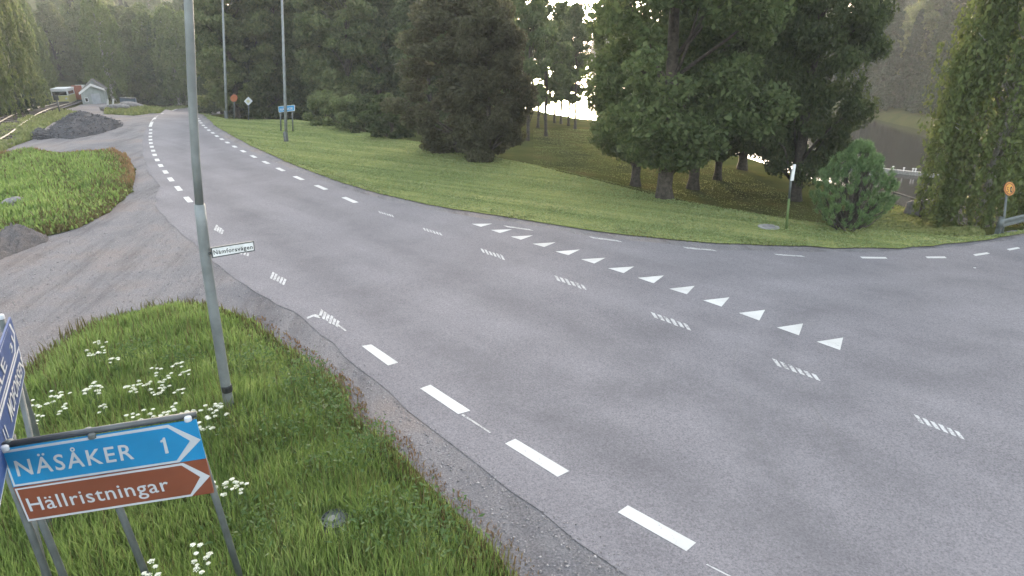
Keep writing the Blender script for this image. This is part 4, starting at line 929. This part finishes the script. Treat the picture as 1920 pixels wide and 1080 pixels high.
row = ((398, 205, 'spruce', .9), (418, 213, 'back_b', .95), (447, 219, 'back_a', .9), (474, 220, 'spruce_b', .9), (497, 221, 'back_b', 1), (524, 222, 'back_a', .85), (553, 222, 'back_b', .95), (577, 223, 'back_b', .85))
labs = numbered(row, '%s from the left of the dark trees behind the far road signs')
for i, (px, py, k_, s) in enumerate(row):
    tpx(k_, px, py, s, 'wood_edge_tree', labs[i], 'tree', 'trees behind the far road signs')
# the wooded slope at the left and the forest behind
n_t = 0
def forest(n, region, kinds, name, label, group, smin=.85, smax=1.25, mind=2.3):
    pts = []; tries = 0
    while len(pts) < n and tries < n * 60:
        tries += 1; x, y = region(); p = np.array([x, y])
        if y < 300 and -.03 < x / y < .165 and y > 20: continue
        if all(np.hypot(*(p - q_)) > mind for q_ in pts): pts.append(p)
    for p in pts:
        k_ = random.choice(kinds); s = random.uniform(smin, smax)
        tree(k_, (p[0], p[1], float(H(p[0], p[1])) - .15), s, name, label, 'tree', group)
row = ((-8, 226, 'back_birch'), (10, 219, 'spruce'), (24, 213, 'back_birch'), (38, 208, 'spruce'), (50, 206, 'back_birch'), (63, 201, 'back_birch'), (76, 196, 'spruce_b'), (86, 190, 'back_birch'))
labs = numbered(row, '%s from the left of the trees along the slope foot above the track')
for i, (px, py, k_) in enumerate(row):
    tpx(k_, px, py, random.uniform(.9, 1.1), 'slope_tree', labs[i], 'tree', 'trees along the foot of the left slope', sink=.2, sxy=.62)
def along_left():
    i = random.randint(1, 5); f = random.random(); p = RA[i, :2] * (1 - f) + RA[i + 1, :2] * f; d = (RA[i + 1, :2] - RA[i, :2]); d /= np.linalg.norm(d)
    return p + np.array([-d[1], d[0]]) * random.uniform(9, 40)
forest(70, along_left, ['back_birch', 'back_birch', 'spruce', 'spruce_b', 'back_birch', 'back_a'], 'forest_tree', 'tree in the mixed birch and spruce forest on the left slope', 'forest on the left slope')
Y0 = RA[-1, 1]
forest(55, lambda: (random.uniform(-62, -18) * (1 if random.random() < .8 else 1.25), random.uniform(Y0 + 6, Y0 + 50)), ['back_birch', 'spruce', 'back_a', 'spruce_b', 'back_birch', 'back_b'], 'forest_tree', 'tree in the forest behind the shed and the road bend', 'forest behind the shed')
row = ((212, 187, 'back_birch'), (226, 189, 'back_b'), (246, 191, 'back_a'), (262, 193, 'back_b'), (281, 193, 'back_a'), (300, 195, 'back_birch'), (318, 196, 'back_b'), (338, 196, 'back_birch'), (352, 195, 'back_birch'), (370, 194, 'back_birch'))
labs = numbered(row, '%s from the left of the trees beyond the yard and road bend')
for i, (px, py, k_) in enumerate(row):
    tpx(k_, px, py, random.uniform(.85, 1.05), 'roadside_tree', labs[i], 'tree', 'trees beyond the road bend')
def behind_mid(): 
    t = random.random(); return (-21 + 25 * t + random.uniform(-2, 2), random.uniform(60, 100))
forest(46, behind_mid, ['back_a', 'back_b', 'spruce', 'back_a', 'back_birch'], 'park_wood_tree', 'leafy tree in the park wood between the road and the river', 'park wood by the river')
def far_bank():
    i = random.choice([0, 1, 2, 3, 3, 4, 4, 5]); f = random.random(); p = FARB[i] * (1 - f) + FARB[i + 1] * f; d = FARB[i + 1] - FARB[i]; d = d / np.linalg.norm(d)
    return p + np.array([-d[1], d[0]]) * random.uniform(9, 36)
forest(150, far_bank, ['spruce', 'spruce_b', 'spruce', 'back_a'], 'far_bank_tree', 'dark tree in the forest on the far river bank', 'forest on the far bank', 1.0, 1.5, 1.7)
forest(26, lambda: (random.uniform(-24, 12), random.uniform(330, 400)), ['spruce', 'back_a', 'back_b'], 'distant_tree', 'distant low tree beyond the end of the river reach', 'distant trees up the river', .6, .9, 3)

def seen(x0, x1, y0, y1, dmin):
    def f():
        while True:
            p = hit(random.uniform(x0, x1), random.uniform(y0, y1))
            if np.hypot(p[0], p[1]) > dmin and p[2] > WATER_Z + .4: return p[:2] + rng.normal(0, 1.5, 2)
    return f
forest(60, seen(-60, 420, 40, 172, 70), ['back_birch', 'spruce', 'back_birch', 'spruce_b', 'back_a'], 'forest_tree', 'tree high up in the forest on the left slope', 'forest high on the left slope', .8, 1.2, 1.8)
forest(45, seen(1610, 1800, -40, 216, 80), ['spruce', 'spruce_b'], 'far_bank_tree', 'dark spruce on the far bank seen between the big trees', 'spruces in the river gap', .8, 1.2, 1.5)
forest(60, seen(1060, 2000, -20, 205, 75), ['spruce', 'spruce_b', 'spruce', 'back_a'], 'far_bank_tree', 'dark tree on the wooded hillside across the river', 'hillside forest across the river', .8, 1.2, 1.8)
# ------------------------------------------------------------------ grass
def blades(name, poly, n, h0, h1, w, mat, label, mask=None, bend=.45, near_bias=True, off=.02, kind='stuff', clump=.6, hmask=None):
    poly = np.array(poly); x0, y0 = poly.min(0); x1, y1 = poly.max(0)
    X = np.empty(0); Y = np.empty(0)
    for _ in range(60):
        k = n * 3; gx, gy = rng.uniform(x0, x1, k), rng.uniform(y0, y1, k); ok = inpoly(poly, gx, gy) & (gy > 1.5)
        if mask is not None: ok &= rng.uniform(0, 1, k) < mask(gx, gy)
        if near_bias: ok &= rng.uniform(0, 1, k) < np.clip(9.0 / np.hypot(gx, gy), 0, 1) ** 1.4
        ok &= rng.uniform(0, 1, k) < (1 - clump) + clump * np.clip(.5 + .7 * wob(gx, gy, 1.9), 0, 1)
        X = np.append(X, gx[ok]); Y = np.append(Y, gy[ok])
        if len(X) >= n: break
    X, Y = X[:n], Y[:n]; n = len(X); Zb = H(X, Y) + off - .02
    a = rng.uniform(0, 2 * math.pi, n); hh = rng.uniform(h0, h1, n) * (.75 + .35 * np.clip(wob(X, Y, .9, 3), -1, 1))
    if hmask is not None: hh = hh * hmask(X, Y)
    ww = w * rng.uniform(.6, 1.3, n) * np.clip(np.hypot(X, Y) / 7.5, .8, 3.5)
    dx, dy = np.cos(a), np.sin(a); lb = rng.uniform(.1, 1, n) * bend * hh
    b2 = a + rng.normal(0, .5, n); bx, by = np.cos(b2 + 1.57), np.sin(b2 + 1.57)
    V = np.empty((n, 5, 3))
    V[:, 0] = np.stack([X - dx * ww, Y - dy * ww, Zb], 1); V[:, 1] = np.stack([X + dx * ww, Y + dy * ww, Zb], 1)
    V[:, 2] = np.stack([X + dx * ww * .8 + bx * lb * .35, Y + dy * ww * .8 + by * lb * .35, Zb + hh * .6], 1)
    V[:, 3] = np.stack([X - dx * ww * .8 + bx * lb * .35, Y - dy * ww * .8 + by * lb * .35, Zb + hh * .6], 1)
    V[:, 4] = np.stack([X + bx * lb, Y + by * lb, Zb + hh * (1 - .25 * bend)], 1)
    o = np.arange(n)[:, None] * 5; fl = np.concatenate([o + np.array([0, 1, 2, 3]), o + np.array([3, 2, 4])], 1).ravel()
    return link(name, npmesh(name, V.reshape(-1, 3), fl, np.tile([4, 3], n), M[mat]), None, label, 'grass', kind=kind)
vp = np.array(verge); vring = np.concatenate([vp, vp[:1]]); edge_d = lambda X, Y: np.abs(sdist(vring, X, Y))
dc = flat(629, 974, .14)[:2]; dcl = lambda X, Y: (np.hypot(X - dc[0], Y - dc[1] + .07) > .20).astype(float)
blades('verge_grass', vp, 70000, .26, .50, .0075, 'grass', 'tall green grass of the near verge', lambda X, Y: np.clip(edge_d(X, Y) / .5, .15, 1) * dcl(X, Y), hmask=lambda X, Y: np.clip(.35 + edge_d(X, Y) / .9, .35, 1.1))
blades('grass_stalks', vp, 2600, .50, .80, .0035, 'grass_dry', 'tall pale flowering grass stalks in the near verge', lambda X, Y: np.clip(edge_d(X, Y) / .9 - .2, 0, 1) * dcl(X, Y), bend=.25)
blades('verge_grass', vp, 9000, .14, .30, .007, 'grass', 'shorter grass around the drain cover and verge rim', lambda X, Y: np.clip(1 - edge_d(X, Y) / .9, 0.1, 1))
blades('dry_grass', vp, 6000, .20, .48, .006, 'grass_dry', 'dry yellowish stalks among the near verge grass', lambda X, Y: (.12 + .9 * np.exp(-edge_d(X, Y) / .3)) * dcl(X, Y))
rim = np.concatenate([expand(vp[10:23], .25), expand(vp[10:23], -.45)[::-1]])
blades('red_sorrel', rim, 2800, .03, .12, .008, 'sorrel', 'reddish brown dry sorrel along the gravel edge of the verge', bend=.9, clump=.85)
fp = np.array(field); fring = np.concatenate([fp, fp[:1]]); fed = lambda X, Y: np.abs(sdist(fring, X, Y))
blades('field_grass', fp, 26000, .30, .62, .012, 'grass', 'tall rough grass of the field left of the gravel', lambda X, Y: np.clip(fed(X, Y) / .5, .2, 1), off=.03, hmask=lambda X, Y: np.clip(.3 + fed(X, Y) / 1.6, .3, 1.1))
blades('dry_grass', fp, 13000, .28, .6, .010, 'grass_dry', 'dry yellow grass along the field rim', lambda X, Y: np.clip(.25 + .5 * wob(X, Y, .6, 1), .05, 1) + .6 * np.exp(-fed(X, Y) / 1.1), hmask=lambda X, Y: np.clip(.4 + fed(X, Y) / 1.6, .4, 1.1))
blades('red_sorrel', fp, 3500, .2, .4, .010, 'sorrel', 'reddish sorrel at the far and right rim of the field', lambda X, Y: np.exp(-fed(X, Y) / .8) * (Y > 24))
lp = np.array(lawn_poly)
blades('lawn_grass', lp, 60000, .035, .075, .010, 'lawn_blade', 'short mown grass of the lawn', bend=.8, off=.04, clump=.3)
side = np.array([hit(*p)[:2] for p in [(-300, 330), (-60, 258), (0, 240), (60, 222), (95, 214), (112, 207), (150, 214), (98, 231), (60, 260), (0, 286), (-60, 312), (-300, 412)]])
blades('trackside_grass', side, 14000, .2, .5, .02, 'grass_short', 'rough pale grass between the track and the gravel', off=.0)
strip = np.array([hit(*p)[:2] for p in [(196, 214), (200, 203), (225, 203), (300, 203), (345, 199), (352, 200), (325, 205), (300, 212), (250, 217)]])
blades('roadside_grass', strip, 6000, .2, .5, .03, 'grass_short', 'rough grass on the strip between yard and road bend', off=.0)
bankp = np.array([hit(*p)[:2] for p in [(1540, 424), (1640, 375), (1700, 390), (1780, 410), (1840, 428), (1850, 443), (1790, 446), (1700, 438), (1614, 430)]])
blades('bank_grass', bankp, 16000, .06, .16, .012, 'grass_short', 'uneven short grass on the bank above the river', off=-.04)
# broad leaved weeds through the verge
def weeds(poly, n, name, label, centres, spread):
    k = rng.integers(0, len(centres), n); P = centres[k] + rng.normal(0, 1, (n, 2)) * spread
    ok = inpoly(np.array(poly), P[:, 0], P[:, 1]); P = P[ok]; n = len(P); z = rng.uniform(.08, .46, n)
    u = rand_dirs(n, (0, 0, .2)); w = np.cross(u, rand_dirs(n, (0, 0, 1.2))); w /= np.linalg.norm(w, axis=1)[:, None]; s = rng.uniform(.012, .03, n)[:, None]
    link(name, npmesh(name, *quads(np.stack([P[:, 0], P[:, 1], z], 1), u * s * 1.5, w * s), M['weed']), None, label, 'weeds', kind='stuff')
cw = np.array([flat(a, b_)[:2] for a, b_ in ((600, 770), (560, 750), (640, 800), (700, 860), (540, 840), (460, 830), (620, 900), (760, 1000), (820, 1040), (700, 1020), (500, 1010), (350, 700), (250, 690), (480, 700), (580, 720))])
weeds(vp, 6000, 'leafy_weeds', 'leafy green weeds among the verge grass', cw, .24)
ge = np.array(gr); rimp = np.concatenate([expand(ge[:18], .0), expand(ge[:18], .5)[::-1]])
blades('lawn_rim_grass', rimp, 15000, .05, .17, .011, 'grass_short', 'ragged longer grass along the lawn rim by the road', bend=.8, off=.0, clump=.9)
blades('dry_grass', rimp, 2500, .04, .15, .010, 'grass_dry', 'dry tufts along the lawn rim by the road', bend=.9, off=.0, clump=.95)
park_p = np.array([hit(*p)[:2] for p in [(1000, 310), (1052, 322), (1120, 338), (1203, 359), (1266, 374), (1328, 385), (1412, 400), (1520, 416), (1572, 421), (1530, 385), (1440, 345), (1300, 290), (1130, 240), (1000, 240)]])
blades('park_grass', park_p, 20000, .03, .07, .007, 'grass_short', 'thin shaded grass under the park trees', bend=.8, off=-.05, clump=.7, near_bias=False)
# loose stones on the gravel and the heaps
def stones(name, P, r0, r1, mat, label):
    n = len(P); base = np.array([(1, 0, 0), (0, 1, 0), (-1, 0, 0), (0, -1, 0), (0, 0, 1), (0, 0, -1.)]) * np.array([1, 1, .7])
    V = P[:, None, :] + base[None] * (rng.uniform(r0, r1, (n, 1, 1)) * rng.uniform(.6, 1.3, (n, 6, 1)))
    f = np.array([(0, 1, 4), (1, 2, 4), (2, 3, 4), (3, 0, 4), (1, 0, 5), (2, 1, 5), (3, 2, 5), (0, 3, 5)])
    fl = (np.arange(n)[:, None, None] * 6 + f[None]).ravel()
    link(name, npmesh(name, V.reshape(-1, 3), fl, np.full(n * 8, 3), M[mat]), None, label, 'stones', kind='stuff')
gp = np.array(grav_poly); rp = np.array(road_poly); out = []
tot = 0
while tot < 9000:
    x, y = rng.uniform(-17, 6, 60000), rng.uniform(2, 34, 60000)
    ok = inpoly(gp, x, y) & ~inpoly(rp, x, y) & ~inpoly(vp, x, y) & ~inpoly(fp, x, y) & ~inpoly(lp, x, y) & (rng.uniform(0, 1, x.size) < np.clip(7 / np.hypot(x, y), 0, 1) ** 1.3)
    out.append(np.stack([x[ok], y[ok]], 1)); tot += ok.sum()
P = np.concatenate(out)[:9000]; stones('loose_stones', np.stack([P[:, 0], P[:, 1], H(P[:, 0], P[:, 1]) + .006], 1), .007, .024, 'stones', 'loose grey stones on the gravel shoulder and yard')
ex = expand(rl[5:], -.0); k_ = rng.integers(0, len(ex) - 1, 1300); t_ = rng.uniform(0, 1, (1300, 1)); P = ex[k_] * (1 - t_) + ex[k_ + 1] * t_ + rng.normal(0, .12, (1300, 2))
stones('road_edge_grit', np.stack([P[:, 0], P[:, 1], np.full(1300, .016) + H(P[:, 0], P[:, 1])], 1), .005, .013, 'stones', 'loose grit along the crumbled asphalt edge')
for o_ in [o for o in COL.objects if o.name.startswith('gravel_heap') ]:
    v_ = np.array([(o_.matrix_basis @ v.co)[:] for v in o_.data.vertices]); v_ = v_[v_[:, 2] > H(v_[:, 0], v_[:, 1]) + .02]; k_ = rng.integers(0, len(v_), 2200)
    stones('heap_stones', v_[k_] + rng.normal(0, .09, (2200, 3)) * np.array([1, 1, .15]), .025, .075, 'heap_stone' if 'gravel' in o_.name else 'stones', 'stones lying on ' + o_['label'])

# ------------------------------------------------------------------ cow parsley
variants = []
for v in range(4):
    sm = MB(); ums = []; hgt = rng.uniform(.50, .66)
    sm.tube([(0, 0, -.05), (.02, .01, hgt * .6), (.0, .0, hgt)], [.006, .005, .003], 5)
    for j in range(rng.integers(4, 7)):
        a = rng.uniform(0, 6.28); r = rng.uniform(.03, .15); tip = np.array([r * math.cos(a), r * math.sin(a), hgt * rng.uniform(.85, 1.08)])
        sm.tube([(0, 0, hgt * .62), tip * np.array([.5, .5, .86]), tip], [.004, .003, .003], 4)
        um = MB(); rr_ = rng.uniform(.022, .042)
        for q_ in range(15):
            t = 2.399 * q_; rad_ = rr_ * math.sqrt(q_ / 15); c = tip + np.array([rad_ * math.cos(t), rad_ * math.sin(t), .022 - 3.0 * rad_ ** 2 * 4])
            s = rng.uniform(.007, .011); ph = rng.uniform(0, 6)
            um.add([c + np.array([s * math.cos(ph + b_ * 1.0472), s * math.sin(ph + b_ * 1.0472), rng.normal(0, .002)]) for b_ in range(6)], [tuple(range(6))])
            um.add([tip, c + np.array([.0015, 0, 0]), c - np.array([.0015, 0, 0])], [(0, 1, 2)])
        ums.append(um.mesh('umbel', M['floret']))
    variants.append((sm.mesh('stem', M['stem']), ums))
FL = [(185, 640), (192, 655), (178, 664), (215, 674), (297, 688), (330, 684), (342, 694), (320, 702), (250, 718), (238, 728), (277, 716), (172, 722), (182, 735), (165, 735), (110, 730), (98, 752), (190, 746),
      (312, 724), (300, 735), (332, 728), (280, 776), (312, 778), (345, 766), (330, 764), (356, 774), (395, 768), (416, 772), (408, 752), (383, 796), (390, 800), (440, 905), (418, 918), (455, 897), (380, 1040), (376, 1060), (290, 1078), (75, 775), (62, 768), (124, 757), (255, 786)]
for px, py in FL:
    h_ = .52; p = flat(px, py + 4, h_); st, ums = variants[random.randint(0, 3)]
    o = empty('cow_parsley', (p[0], p[1], 0), 'white cow parsley plant flowering in the tall verge grass', 'flower', 'cow parsley in the near verge')
    s = h_ / .58 * random.uniform(.92, 1.1); o.scale = (s * .9, s * .9, s); o.rotation_euler = (0, 0, random.uniform(0, 6.28))
    link('stem', st, o)
    for u in ums: link('umbel', u, o)
